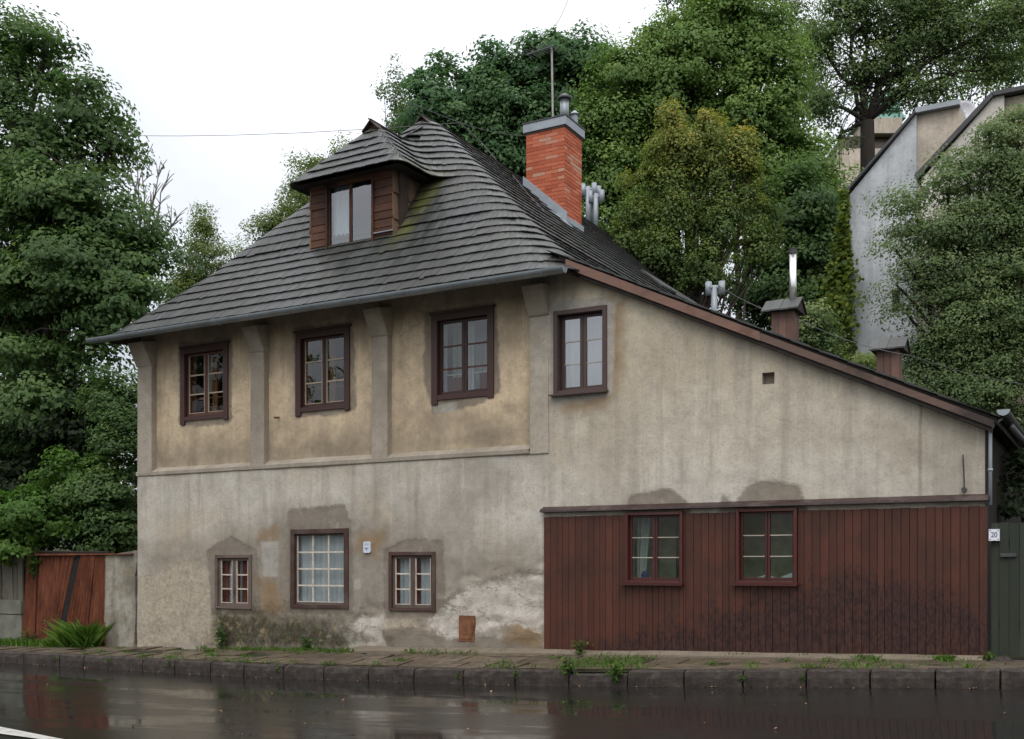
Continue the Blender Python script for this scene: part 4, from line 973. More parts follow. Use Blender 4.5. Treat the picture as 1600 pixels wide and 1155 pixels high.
# sloping flashing round the foot
def slope_z(x, y): return h_main(x, y)
mb = MB(); za, zc_ = slope_z(cx0, CY), slope_z(cx1, CY)
mb.hexa([(cx0 - 0.06, CY - 0.03, za - 0.15), (cx1 + 0.06, CY - 0.03, zc_ - 0.2), (cx1 + 0.06, CY + 0.01, zc_ - 0.2), (cx0 - 0.06, CY + 0.01, za - 0.15), (cx0 - 0.06, CY - 0.03, za + 0.28), (cx1 + 0.06, CY - 0.03, zc_ + 0.22), (cx1 + 0.06, CY + 0.01, zc_ + 0.22), (cx0 - 0.06, CY + 0.01, za + 0.28)])
mb.box(cx1 - 0.01, cx1 + 0.03, CY - 0.02, cy1 + 0.04, zc_ - 0.25, zc_ + 0.15)
mb.hexa([(cx0 - 0.1, CY - 0.30, slope_z(cx0, CY) + 0.07), (cx1 + 0.2, CY - 0.30, slope_z(cx1 + 0.2, CY) + 0.05), (cx1 + 0.2, CY, slope_z(cx1 + 0.2, CY) + 0.05), (cx0 - 0.1, CY, slope_z(cx0, CY) + 0.07), (cx0 - 0.1, CY - 0.30, slope_z(cx0, CY) + 0.09), (cx1 + 0.2, CY - 0.30, slope_z(cx1 + 0.2, CY) + 0.07), (cx1 + 0.2, CY, slope_z(cx1 + 0.2, CY) + 0.07), (cx0 - 0.1, CY, slope_z(cx0, CY) + 0.09)])
mb.build('chimney_flashing', M['zinc_light'], chim)
def flue(mb_, x, y, z0, z1, r): mb_.tube([(x, y, z0), (x, y, z1)], r, 14)
px = onY(882, 175, CY + 0.35); mb = MB(); flue(mb, px[0], CY + 0.35, czt, onY(882, 153, CY + 0.35)[2], 0.095); mb.build('flue', M['zinc'], chim, True)
zt = onY(882, 153, CY + 0.35)[2]; mb = MB(); mb.tube([(px[0], CY + 0.35, zt - 0.03), (px[0], CY + 0.35, zt), (px[0], CY + 0.35, zt + 0.10)], [0.15, 0.15, 0.015], 16); mb.build('flue_cap', M['dark_metal'], chim)
mb = MB(); flue(mb, px[0] + 0.04, CY + 0.75, czt, zt - 0.22, 0.07); mb.tube([(px[0] + 0.04, CY + 0.75, zt - 0.22), (px[0] + 0.04, CY + 0.75, zt - 0.13)], [0.11, 0.02], 14); mb.build('flue', M['zinc_light'], chim)
# T-capped vent pipes on the side slope
def march(u, v):
    d = ray(u, v); t = 15.0
    while t < 60:
        p = CAM + d * t
        if EX0 < p[0] < EX1 and p[1] > -0.5 and p[2] < h_main(p[0], p[1]): return p
        t += 0.02
    return None
vents = []
for (ub, vb, vt, hd) in ((919, 345, 292, 8), (926, 350, 297, 8), (931, 355, 303, 10)):
    p = march(ub, vb); p = p if p is not None else onY(ub, vb, 7.5)
    dep = float((p - CAM) @ FV); zt = CAM[2] + (HOR - vt) / FPX * dep; r = 3.9 / FPX * dep
    mb = MB(); mb.tube([(p[0], p[1], p[2] - 0.15), (p[0], p[1], zt)], r, 12)
    mb.tube([(p[0] - 0.12, p[1] - 0.03, zt - 0.07), (p[0] + 0.14, p[1] + 0.05, zt - 0.07)], r * 0.7, 10)
    for s in (-0.13, 0.15): mb.tube([(p[0] + s, p[1] + s * 0.3, zt - 0.22), (p[0] + s, p[1] + s * 0.3, zt + 0.08)], r * 1.05, 12)
    mb.build('vent_pipe', M['zinc_light'], house, True); vents.append(p)
# smaller vent on the wing roof
p = onY(1116, 470, 4.6); z0 = verge(p[0]) + 0.05; zt = onY(1116, 448, 4.6)[2]
mb = MB(); mb.tube([(p[0], 4.6, z0), (p[0], 4.6, zt)], 0.058, 12); mb.tube([(p[0] - 0.09, 4.55, zt - 0.02), (p[0] + 0.12, 4.65, zt - 0.02)], 0.045, 10)
for s in (-0.10, 0.13): mb.tube([(p[0] + s, 4.6 + s * 0.3, zt - 0.15), (p[0] + s, 4.6 + s * 0.3, zt + 0.09)], 0.06, 12)
mb.build('vent_pipe', M['zinc_light'], house, True)
# boarded chimneys on the wing
def wood_chimney(ul, ur, vtop, cul, cur, vcap, Y, pipe):
    a, b = onY(ul, 500, Y)[0], onY(ur, 500, Y)[0]; zt = onY((ul + ur) / 2, vtop, Y)[2]; z0 = verge(b) - 0.05; w = b - a
    root = MB(); root.box(a + 0.02, b - 0.02, Y + 0.02, Y + w - 0.02, z0, zt); root = root.build('boarded_chimney', M['roofbase'], house)
    for k in range(3):
        mb = MB(); mb.box(a + w * k / 3 + 0.002, a + w * (k + 1) / 3 - 0.002, Y, Y + 0.025, z0, zt, 0.003); mb.build('plank', M['chim_wood'], root)
        mb = MB(); mb.box(b - 0.025, b, Y + 0.026 + (w - 0.05) * k / 3, Y + 0.022 + (w - 0.05) * (k + 1) / 3, z0, zt, 0.003); mb.build('plank', M['chim_wood'], root)
        mb = MB(); mb.box(a, a + 0.025, Y + 0.026 + (w - 0.05) * k / 3, Y + 0.022 + (w - 0.05) * (k + 1) / 3, z0, zt, 0.003); mb.build('plank', M['chim_wood'], root)
    ca, cb = onY(cul, 480, Y)[0], onY(cur, 480, Y)[0]; zc0 = zt - 0.03; zc1 = onY((cul + cur) / 2, vcap, Y)[2]; ym = Y + w / 2; hw = (cb - ca) / 2
    for s in (-1, 1):
        for k in range(4):
            x0, x1 = ca + (cb - ca) * k / 4 + 0.002, ca + (cb - ca) * (k + 1) / 4 - 0.002; zz = 0.004 * (k % 2)
            mb = MB(); mb.hexa([(x0, ym + s * hw, zc0 + zz), (x1, ym + s * hw, zc0 + zz), (x1, ym, zc1 + zz), (x0, ym, zc1 + zz), (x0, ym + s * hw, zc0 + 0.025 + zz), (x1, ym + s * hw, zc0 + 0.025 + zz), (x1, ym, zc1 + 0.025 + zz), (x0, ym, zc1 + 0.025 + zz)])
            me = mb.mesh('cap_board'); face_attr(me, 'rnd', [random.random()] * 6); meshobj('cap_board', me, M['shingle'], root)
    mb = MB(); mb.prism([(ym - hw * 0.85, zc0), (ym + hw * 0.85, zc0), (ym, zc1)], 'x', ca + 0.03, cb - 0.03); mb.build('cap_gable', M['roofbase'], root)
    if pipe:
        zp = onY(1239, 395, Y + w / 2)[2]; xp = onY(1239, 440, Y + w / 2)[0]
        mb = MB(); mb.tube([(xp, ym, zc0), (xp, ym, zp)], 0.062, 16); mb.build('steel_flue', M['steel'], root, True)
        mb = MB(); mb.tube([(xp, ym, zp - 0.02), (xp, ym, zp + 0.05)], 0.066, 16); mb.tube([(xp, ym, zp + 0.05), (xp, ym, zp + 0.065)], 0.075, 16); mb.build('flue_collar', M['dark_metal'], root)
wood_chimney(1205, 1240, 484, 1192, 1250, 466, 3.2, True)
wood_chimney(1369, 1404, 545, 1359, 1416, 528, 3.2, False)

# ================================================================== THINGS ROUND THE HOUSE
# --- plaster pier with a crack between it and the house
mb = MB(); rows = []
zs = np.linspace(-0.2, 1.0, 26)
px0 = -9.86; top = lambda x: 1.86 + 0.10 * (x - px0) / 0.9
nx = 20
for j in range(27):
    t = j / 26; r_ = []
    for i in range(nx + 1):
        s = i / nx; zt_ = top(px0 + 0.9 * s); z = -0.2 + (zt_ + 0.2) * t
        gap = 0.028 * max(0, min(1, (1.72 - z) / 0.25)); wob = 0.05 * (float(fbm(z * 5.5, 4.4, 4)) - 0.47) * 2 + (-0.06 if z < 0.6 else 0) * (0.6 - z) / 0.6
        xe = XL - 0.012 - gap + (min(0, wob) if z < 1.75 else 0); x = px0 + (xe - px0) * s
        r_.append((x, -0.015 - 0.025 * (float(fbm(x * 3, z * 3, 5)) - 0.47) * 2, z))
    rows.append(r_)
for j in range(26):
    for i in range(nx): mb.add([rows[j][i], rows[j][i + 1], rows[j + 1][i + 1], rows[j + 1][i]], [(0, 1, 2, 3)])
for j in range(26):
    for i in (0, nx):
        a, b = rows[j][i], rows[j + 1][i]; mb.add([a, b, (b[0], 0.35, b[2]), (a[0], 0.35, a[2])], [(0, 1, 2, 3)])
for i in range(nx):
    a, b = rows[26][i], rows[26][i + 1]; mb.add([a, b, (b[0], 0.35, b[2]), (a[0], 0.35, a[2])], [(0, 1, 2, 3)])
setp(mb.build('garden_pier', M['pier'], None, True), 'stained plaster pier cracked away from the house corner', 'pier')
# --- rusty corrugated gate
gate = thing('corrugated_gate', 'rusty corrugated iron gate with a leaning panel beside the plaster pier', 'gate', (-11.1, 0, zb(-11)))
def sheet(p0, p1, p2, p3, y, waves, amp=0.022):   # bottom-left, bottom-right, top-right, top-left in (x,z)
    mb = MB(); n = waves * 6; V = []
    for i in range(n + 1):
        t = i / n; b = (p0[0] + (p1[0] - p0[0]) * t, p0[1] + (p1[1] - p0[1]) * t); c = (p3[0] + (p2[0] - p3[0]) * t, p3[1] + (p2[1] - p3[1]) * t); o = amp * math.sin(t * waves * 2 * math.pi)
        V.append([(b[0], y + o, b[1]), (c[0], y + o, c[1]), (c[0], y + o + 0.004, c[1]), (b[0], y + o + 0.004, b[1])])
    for a, b in zip(V[:-1], V[1:]):
        for k in range(4): mb.add([a[k], b[k], b[(k + 1) % 4], a[(k + 1) % 4]], [(0, 1, 2, 3)])
    return mb
def q(u, v, Y=0.0): p = onY(u, v, Y); return (p[0], p[2])
sheet(q(34, 1000), q(54, 1002), q(58, 866), q(42, 866), 0.0, 3).build('sheet', M['rust'], gate, True)
sheet(q(53, 1002), q(78, 1004), q(88, 866), q(57, 866), 0.03, 5).build('sheet', M['rust'], gate, True)
sheet(q(76, 1004), q(87, 1004), q(116, 866), q(87, 866), 0.012, 4).build('sheet', M['rust'], gate, True)
sheet(q(98, 1002), q(136, 1004), q(150, 868), q(128, 867), -0.03, 7).build('sheet', M['rust'], gate, True)
sheet(q(134, 1004), q(166, 1006), q(166, 868), q(149, 868), -0.01, 5).build('sheet', M['rust'], gate, True)
mb = MB(); a, b, c, d = q(88, 1000), q(96, 1000), q(126, 864), q(117, 864); mb.prism([a, b, c, d], 'y', 0.015, 0.06); mb.build('diagonal_brace', M['black'], gate)
mb = MB(); a, b = onY(42, 862), onY(168, 864); mb.tube([(a[0], 0.05, a[2]), ((a[0] + b[0]) / 2, 0.04, (a[2] + b[2]) / 2 - 0.01), (b[0], 0.05, b[2])], 0.035, 6); mb.build('top_rail', M['bark_dark'], gate)
mb = MB(); mb.box(-12.45, -9.86, 0.08, 0.11, 0.0, 1.84); mb.build('backing_boards', M['black'], gate)
mb = MB(); p = onY(102, 866); mb.box(p[0] - 0.9, XL - 0.1, -0.06, 0.3, 1.87, 1.90, 0.01); mb.build('cover_sheet', M['rust'], gate)
# --- old plank fence on concrete
fence = thing('plank_fence', 'weathered grey plank fence on a concrete plinth left of the rusty gate', 'fence', (-13.5, 0, zb(-13.5)))
mb = MB(); mb.box(-17, -12.46, 0.0, 0.16, -0.2, 0.62, 0.006); mb.box(-17, -12.46, -0.012, 0.15, 0.625, 0.93, 0.006); mb.build('plinth', M['concrete'], fence, bevel=0.01)
x = -17.0
while x < -12.5:
    w = random.uniform(0.13, 0.2); h_ = 1.95 + random.uniform(-0.06, 0.06); t = random.uniform(-0.02, 0.05)
    mb = MB(); mb.hexa([(x, 0.04, 0.90), (x + w - 0.012, 0.04, 0.90), (x + w - 0.012, 0.075, 0.90), (x, 0.075, 0.90), (x - t, 0.03, h_), (x - t + w - 0.014, 0.03, h_ - 0.03), (x - t + w - 0.014, 0.065, h_ - 0.03), (x - t, 0.065, h_)]); mb.build('plank', M['grey_plank'], fence); x += w
# --- green plank gate on the right
gg = thing('green_gate', 'dark green plank gate with letter slot beside the red cladding', 'gate', (7.2, 0, zb(7)))
edges = [onY(u, 900, 0.0)[0] for u in (1548, 1561, 1577, 1593)]; edges += [edges[-1] + 0.13 * k for k in range(1, 14)]
for k, (a, b) in enumerate(zip(edges[:-1], edges[1:])):
    y = 0.012 * (k % 2) + (0.03 if k < 1 else 0.0); mb = MB(); mb.box(a + 0.003, b - 0.003, y, y + 0.03, zb(a) + 0.06, 2.19 + random.uniform(-0.01, 0.01), 0.002); mb.build('plank', M['green_gate'], gg)
mb = MB(); mb.box(edges[0], edges[-1], 0.05, 0.09, 0.9, 1.0); mb.box(edges[0], edges[-1], 0.05, 0.09, 1.9, 2.0); mb.build('cross_rail', M['green_gate'], gg)
p = onY(1576, 868); mb = MB(); mb.box(p[0] - 0.09, p[0] + 0.09, -0.035, 0.0, p[2] - 0.02, p[2] + 0.022, 0.002); mb.build('letter_slot', M['dark_metal'], gg, bevel=0.004)
# --- house number
def text_mesh(txt, size, xs=1.0):
    cu = bpy.data.curves.new('text', 'FONT'); cu.body = txt; cu.size = size; cu.align_x = 'CENTER'; cu.align_y = 'CENTER'; cu.extrude = 0.0015; cu.space_character = 0.95
    o = bpy.data.objects.new('text', cu); col.objects.link(o); dg = bpy.context.evaluated_depsgraph_get(); me = bpy.data.meshes.new_from_object(o.evaluated_get(dg)); bpy.data.objects.remove(o); bpy.data.curves.remove(cu)
    me.transform(Matrix.Rotation(math.pi / 2, 4, 'X') @ Matrix.Diagonal((xs, 1, 1, 1))); return me
p0, p1 = onY(1546.5, 827, -0.05), onY(1560, 845, -0.05); cx, cz = (p0[0] + p1[0]) / 2, (p0[2] + p1[2]) / 2; w, hgt = (p1[0] - p0[0]) / 2 + 0.012, (p0[2] - p1[2]) / 2
sign = thing('house_number_plate', 'white enamel number plate reading 20 on the green gate', 'number plate', (cx, -0.02, cz))
mb = MB(); mb.prism([(cx - w, cz - hgt), (cx - w * 0.3, cz - hgt), (cx, cz - hgt * 0.93), (cx + w * 0.3, cz - hgt), (cx + w, cz - hgt), (cx + w, cz + hgt), (cx - w, cz + hgt)], 'y', -0.052, 0.045); mb.build('plate', M['enamel'], sign)
me = text_mesh('20', hgt * 1.28, 0.86); o = meshobj('digits', me, M['ink'], sign); o.location = (cx, -0.0535, cz); o.matrix_parent_inverse = Matrix.Translation(-Vector(sign.location))
for a in (-1, 1):
    for b in (-1, 1): mb = MB(); mb.tube([(cx + a * w * 0.74, -0.052, cz + b * hgt * 0.76), (cx + a * w * 0.74, -0.056, cz + b * hgt * 0.76)], 0.007, 8); mb.build('screw', M['ink'], sign)
# --- small pale plaque on the wall
p0, p1 = onY(569.5, 846.5), onY(580.3, 864); cx, cz, w, hgt = (p0[0] + p1[0]) / 2, (p0[2] + p1[2]) / 2, (p1[0] - p0[0]) / 2, (p0[2] - p1[2]) / 2
pl = thing('wall_plaque', 'small pale blue hydrant plaque between two ground floor windows', 'plaque', (cx, -0.02, cz))
mb = MB(); c_ = 0.02; mb.prism([(cx - w + c_, cz - hgt), (cx + w - c_, cz - hgt), (cx + w, cz - hgt + c_), (cx + w, cz + hgt - c_), (cx + w - c_, cz + hgt), (cx - w + c_, cz + hgt), (cx - w, cz + hgt - c_), (cx - w, cz - hgt + c_)], 'y', -0.035, 0.03); mb.build('plate', M['plaque'], pl)
me = text_mesh('D 11', hgt * 0.55, 0.8); o = meshobj('letters', me, M['ink_grey'], pl); o.location = (cx, -0.0365, cz + hgt * 0.5); o.matrix_parent_inverse = Matrix.Translation(-Vector(pl.location))
mb = MB(); mb.box(cx - w * 0.6, cx + w * 0.55, -0.038, -0.034, cz - hgt * 0.22, cz - hgt * 0.10); mb.box(cx - w * 0.12, cx + w * 0.10, -0.0375, -0.034, cz - hgt * 0.6, cz - hgt * 0.225); mb.build('mark', M['ink_grey'], pl)
# --- TV antenna on the chimney
AY = CY + 0.25; a0 = onY(864, 185, AY); a1 = onY(862, 72, AY)
ant = thing('tv_antenna', 'thin television aerial mast with slatted boom on the brick chimney', 'antenna', (a0[0], AY, czt))
mb = MB(); mb.tube([(a0[0], AY, czt - 0.02), (a1[0], AY, a1[2])], 0.022, 8); mb.build('mast', simple('mast', (0.36, 0.34, 0.32), 0.5), ant)
b0, b1 = Vector((a1[0] + 0.05, AY, a1[2])), Vector(onY(822, 86, AY - 0.6)); b1.y = AY - 0.6
mb = MB(); mb.tube([b0, b1], 0.014, 6); mb.build('boom', M['wire'], ant)
for k in range(8):
    p = b0.lerp(b1, 0.12 + 0.86 * k / 7); dv = Vector((0.35, 0.9, 0)).normalized() * 0.22; mb = MB(); mb.tube([p - dv, p + dv], 0.006, 5); mb.build('element', M['wire'], ant)
# --- wires
def wire(name, label, pts, r=0.008, sag=0.0):
    P_ = [Vector(p) for p in pts]; out = []
    for a, b in zip(P_[:-1], P_[1:]):
        for k in range(12): t = k / 12; v = a.lerp(b, t); v.z -= sag * 4 * t * (1 - t); out.append(v)
    out.append(P_[-1]); mb = MB(); mb.tube(out, r, 5); return setp(mb.build(name, M['wire']), label, 'wire')
hook = Vector(onY(719, 192, 4.0))
wire('overhead_wire', 'thin overhead cable crossing the sky to the house ridge', [at(-150, 178, 45), hook], 0.007, 0.55)
wire('roof_cable', 'pale cable hanging from the ridge to the brick chimney', [hook, (cx0, CY - 0.02, onY(823, 213, CY)[2])], 0.006, 0.05)
rp = Vector(onX(668, 169, -4.41)); rp.x, rp.y = -4.41, 2.6; rp.z = onX(668, 169, -4.41)[2] - 0.15
setp(MB().tube([(-4.41, 2.62, ZR + 0.05), rp], 0.012, 6).build('ridge_spike', M['wire']), 'thin metal spike on the tip of the main ridge', 'rod')
pts = [rp, hook]
for (u, v) in ((752, 222), (775, 250)): pts.append(onY(u, v, 4.2))
for (u, v) in ((800, 277), (822, 305), (850, 335), (880, 358)):
    p = march(u, v)
    if p is not None: pts.append(p + np.array([0, 0, 0.06]))
wire('lightning_cable', 'metal lightning cable running down the shingles past the brick chimney', pts, 0.008, 0.0)
wire('vent_wire', 'dark wire from the small wing vent to the trees on the right', [onY(1122, 446, 4.6), onY(1250, 500, 3.1), onY(1420, 555, 3.0), at(1640, 605, 19)], 0.006, 0.08)
wire('aerial_wire', 'thin wire rising into the sky above the aerial', [at(866, 42, 40), at(878, 22, 40), at(893, -14, 40)], 0.010, 0.03)

# --- neighbouring buildings on the right, behind
BY = 12.0
def bpt(u, v, Y=BY): p = onY(u, v, Y); return (p[0], p[2])
b1_ = thing('grey_gable_building', 'grey rendered building with sloping parapet behind the house', 'building', (3, BY, terrain(3, BY)))
sl0, sl1, sl2 = bpt(1327, 305), bpt(1432, 178), bpt(1500, 177)
mb = MB(); mb.prism([(sl0[0] - 0.03, 0.0), (sl1[0], 0.0), sl1, sl0], 'y', BY, BY + 8); mb.build('wall', M['greywall'], b1_)
mb = MB(); mb.prism([(sl1[0] + 0.002, 0.0), (sl2[0], 0.0), (sl2[0], sl1[1]), (sl1[0] + 0.002, sl1[1])], 'y', BY + 0.10, BY + 8); mb.build('front_wall', M['beigewall'], b1_)
mb = MB(); n_ = Vector((sl1[0] - sl0[0], 0, sl1[1] - sl0[1])); mb.prism([(sl0[0] - 0.12, sl0[1] - 0.03), sl1, (sl1[0] - 0.02, sl1[1] + 0.06), (sl0[0] - 0.13, sl0[1] + 0.03)], 'y', BY - 0.12, BY + 8.1); mb.build('parapet_flashing', M['dark_metal'], b1_)
mb = MB(); mb.box(sl1[0] - 0.02, sl2[0], BY - 0.08, BY + 8, sl1[1] + 0.003, sl1[1] + 0.12); mb.build('eave_flashing', M['zinc'], b1_)
w0, w1 = bpt(1394, 455), bpt(1406, 486); mb = MB(); mb.box(w0[0], w1[0], BY - 0.004, BY + 0.1, w1[1], w0[1]); f_ = mb.build('window', M['black'], b1_)
mb = MB(); mb.box(w0[0] - 0.04, w1[0] + 0.04, BY - 0.06, BY + 0.02, w0[1], w0[1] + 0.05); mb.build('lintel', M['post'], f_)
B2Y = 10.0
b2_ = thing('white_gable_building', 'pale rendered building with dark sloping verge behind the right hand tree', 'building', (6, B2Y, terrain(6, B2Y)))
q0, q1, q2 = bpt(1440, 280, B2Y), bpt(1553, 152, B2Y), bpt(1569, 152, B2Y); q3 = bpt(1760, 152, B2Y)
mb = MB(); mb.prism([(q0[0], 0), (q2[0], 0), (q2[0], q1[1]), q1, q0], 'y', B2Y, B2Y + 7); mb.build('wall', M['whitewall'], b2_)
mb = MB(); mb.prism([(q2[0] + 0.002, 0), (q3[0], 0), (q3[0], q1[1] - 0.02), (q2[0] + 0.002, q1[1] - 0.02)], 'y', B2Y + 0.12, B2Y + 7); mb.build('front_wall', M['beigewall'], b2_)
mb = MB(); mb.prism([(q0[0] - 0.1, q0[1] - 0.02), (q1[0], q1[1] + 0.003), (q1[0] - 0.03, q1[1] + 0.1), (q0[0] - 0.14, q0[1] + 0.08)], 'y', B2Y - 0.1, B2Y + 7.05); mb.box(q1[0] - 0.02, q3[0], B2Y - 0.1, B2Y + 7.1, q1[1] + 0.004, q1[1] + 0.09); mb.build('verge_flashing', M['dark_metal'], b2_)
# satellite dish between them
p = at(1506, 176, 27.5); ds = thing('satellite_dish', 'round white satellite dish on the roof of the grey building', 'dish', (p[0], p[1], p[2] - 0.3))
mb = MB(); V = []; R_ = 17 / FPX * 27.5
for j in range(5):
    rr = R_ * j / 4
    for i in range(20):
        a = i * math.pi / 10; loc = Vector((rr * math.cos(a), 0.25 * (rr / R_) ** 2 * -0.35, rr * math.sin(a))); V.append(Matrix.Rotation(TH, 3, 'Z') @ loc + Vector(p))
mb.add(V, [(j * 20 + i, j * 20 + (i + 1) % 20, (j + 1) * 20 + (i + 1) % 20, (j + 1) * 20 + i) for j in range(4) for i in range(20)]); o = mb.build('reflector', M['dish'], ds, True); sm = o.modifiers.new('solid', 'SOLIDIFY'); sm.thickness = 0.02
mb = MB(); mb.tube([(p[0], p[1] + 0.05, p[2]), (p[0] + 0.05, p[1] + 0.1, p[2] - 0.6)], 0.03, 8); mb.build('bracket', M['dark_metal'], ds)
# far church-like tower between the trees
TD = 62.0; tw = thing('copper_tower', 'distant cream building with green copper lantern among the trees', 'tower', tuple(at(1370, 300, TD)))
def tblock(name, u0, u1, v0, v1, m, taper=1.0, dep=None):
    a, b = at(u0, v1, TD), at(u1, v1, TD); zt = at(u0, v0, TD)[2]; c = (a + b) / 2; hw = np.linalg.norm(b - a) / 2; z0 = a[2]
    vs = []
    for z, k in ((z0, 1.0), (zt, taper)):
        for sx, sy in ((-1, -1), (1, -1), (1, 1), (-1, 1)): vs.append(tuple(c * [1, 1, 0] + RV * hw * k * sx + FV * (hw + hw * k * sy) + np.array([0, 0, z])))
    mb = MB(); mb.hexa(vs); return mb.build(name, m, tw)
tblock('wall', 1308, 1440, 232, 420, M['beigewall']); tblock('roof', 1304, 1444, 206, 232, M['ridge'], 0.75); tblock('lantern', 1352, 1410, 184, 208, M['beigewall'])
tblock('copper_skirt', 1346, 1416, 172, 184, M['copper'], 0.85); tblock('copper_drum', 1354, 1408, 152, 172, M['copper'], 0.9); tblock('copper_cap', 1350, 1412, 132, 152, M['copper'], 0.2)

# ================================================================== TREES AND PLANTS
def leaf_cloud(C, N_, S, aspect=0.62):
    """leaf quads at centres C with normals N_ and sizes S -> corner array"""
    n = len(C); R_ = rng.normal(size=(n, 3)); N_ = N_ / np.linalg.norm(N_, axis=1, keepdims=True)
    T = R_ - N_ * np.sum(R_ * N_, axis=1, keepdims=True); T /= np.linalg.norm(T, axis=1, keepdims=True) + 1e-9; B = np.cross(N_, T); S = S[:, None]
    fold = N_ * S * 0.12
    return np.stack([C - T * S * 0.5, C + B * S * aspect * 0.5 + fold, C + T * S * 0.55 - fold, C - B * S * aspect * 0.5 + fold], 1).reshape(-1, 3)
def crown_points(lobes, nleaf, clump_r, per=70, shell=0.55, droop=0.0, flat=0.55):
    """boughs: flattened clumps of leaves set through the lobes, thick at the rim, with gaps between"""
    vol = np.array([l[1][0] * l[1][1] * l[1][2] for l in lobes]) ** (2 / 3) * np.array([l[2] if len(l) > 2 else 1.0 for l in lobes]); vol = vol / vol.sum()
    C = []; N_ = []; T_ = []; cl = []
    for (c, r, *_), w in zip(lobes, vol):
        k = max(2, int(nleaf * w / per)); d = rng.normal(size=(k, 3)); d[:, 2] += 0.15; d /= np.linalg.norm(d, axis=1, keepdims=True)
        rad = (shell + (1 - shell) * rng.random(k)) ** 0.8; rad = np.where(rng.random(k) < 0.3, rng.random(k) ** 0.5, rad)
        bump = 1 + 0.45 * (vnoise(d[:, 0] * 2.9 + c[0], d[:, 2] * 2.9 + c[2] + d[:, 1] * 1.7) - 0.5) * 2
        spike = np.where(rng.random(k) < 0.10, 1.18, 1.0)
        cc = np.asarray(c) + d * np.asarray(r) * (rad * bump * spike)[:, None]
        sz = clump_r * (0.45 + 0.95 * rng.random(k) ** 1.3); tone = rng.random(k)
        for i in range(k):
            m_ = max(4, int(per * (0.5 + 1.0 * rng.random()) * (sz[i] / clump_r))); q_ = rng.normal(size=(m_, 3)); q_ = q_ / (1e-6 + np.linalg.norm(q_, axis=1, keepdims=True)) * (rng.random(m_) ** 0.45)[:, None]
            q_ *= np.array([1, 1, flat]) * sz[i]
            h2 = np.hypot(q_[:, 0], q_[:, 1]); q_[:, 2] -= droop * h2 * h2 / sz[i]
            q_ += d[i] * (np.array([1, 1, 0]) @ np.abs(d[i]) > 0.6) * (rng.random(m_)[:, None] ** 2) * sz[i] * 0.5
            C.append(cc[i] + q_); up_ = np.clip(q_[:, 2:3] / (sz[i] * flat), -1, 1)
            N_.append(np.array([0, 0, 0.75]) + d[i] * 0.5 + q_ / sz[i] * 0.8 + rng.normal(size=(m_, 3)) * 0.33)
            T_.append(0.55 * tone[i] + 0.2 * (up_[:, 0] * 0.5 + 0.5) + 0.25 * rng.random(m_)); cl.append((cc[i], sz[i]))  # leaf colour painted lighter at clump tops, as if lit from above
    return np.concatenate(C), np.concatenate(N_), np.concatenate(T_), cl
def limb(mb, a, b, r0, r1, wob=0.12, n=6, sides=7):
    a, b = Vector(a), Vector(b); L = (b - a).length; pts = []
    for i in range(n + 1):
        t = i / n; p = a.lerp(b, t); k = math.sin(t * math.pi) * wob * L
        p += Vector((random.uniform(-1, 1), random.uniform(-1, 1), random.uniform(-0.5, 0.5))) * k * 0.45; p.z += 0.10 * L * math.sin(t * math.pi) ; pts.append(p)
    mb.tube(pts, [r0 + (r1 - r0) * i / n for i in range(n + 1)], sides); return pts
def tree(name, label, lobes, mat, nleaf, leaf, trunk_r, base=None, cat='tree', bark='bark', clump=0.6, per=70, group=None, shell=0.55, branches=18, fork=0.45, flat=0.55, droop=0.0, trunk_to=None, size_var=0.35, tipz=0.0, limb_k=0.5):
    """lobes: (centre, radii, weight)"""
    cen = np.mean([l[0] for l in lobes], axis=0)
    if base is None: base = (cen[0], cen[1], terrain(cen[0], cen[1]) - 0.1)
    t = thing(name, label, cat, tuple(base), group)
    C, N_, tone, cl = crown_points(lobes, nleaf, clump * 1.15, per * 1.7, shell, droop, flat * 0.9)
    S = leaf * (1 - size_var + 2 * size_var * rng.random(len(C)))
    me = quads_mesh('crown', leaf_cloud(C, N_, S), len(C))
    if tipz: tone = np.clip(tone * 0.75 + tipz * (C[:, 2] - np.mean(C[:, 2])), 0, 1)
    face_attr(me, 'rnd', np.clip(tone, 0, 1))
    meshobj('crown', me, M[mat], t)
    mb = MB(); lowest = min(l[0][2] - l[1][2] for l in lobes); topz = max(l[0][2] for l in lobes)
    fk = Vector(base).lerp(Vector(cen), fork) if trunk_to is None else Vector(trunk_to)
    pts = limb(mb, base, fk, trunk_r * 1.15, trunk_r * 0.75, 0.03, 6, 10)
    ends = []
    for l in lobes:
        q_ = limb(mb, fk, l[0], trunk_r * limb_k, trunk_r * limb_k * 0.3, 0.10, 6, 7); ends.append(q_)
    for i in range(branches):
        c_, s_ = random.choice(cl); q_ = random.choice(ends); p = min(q_[2:], key=lambda v: (v - Vector(c_)).length); limb(mb, p, c_, trunk_r * limb_k * 0.3, 0.012, 0.12, 5, 5)
    mb.build('trunk', M[bark], t, True); return t
def L(u, v, ru, rv, depth, w=1.0, rd=None):
    s = depth / FPX; r = max(ru, rv) * 0.8 * s if rd is None else rd; return (at(u, v, depth), (ru * s, r, rv * s), w)
# (lobe radii act along world X, Y, Z)

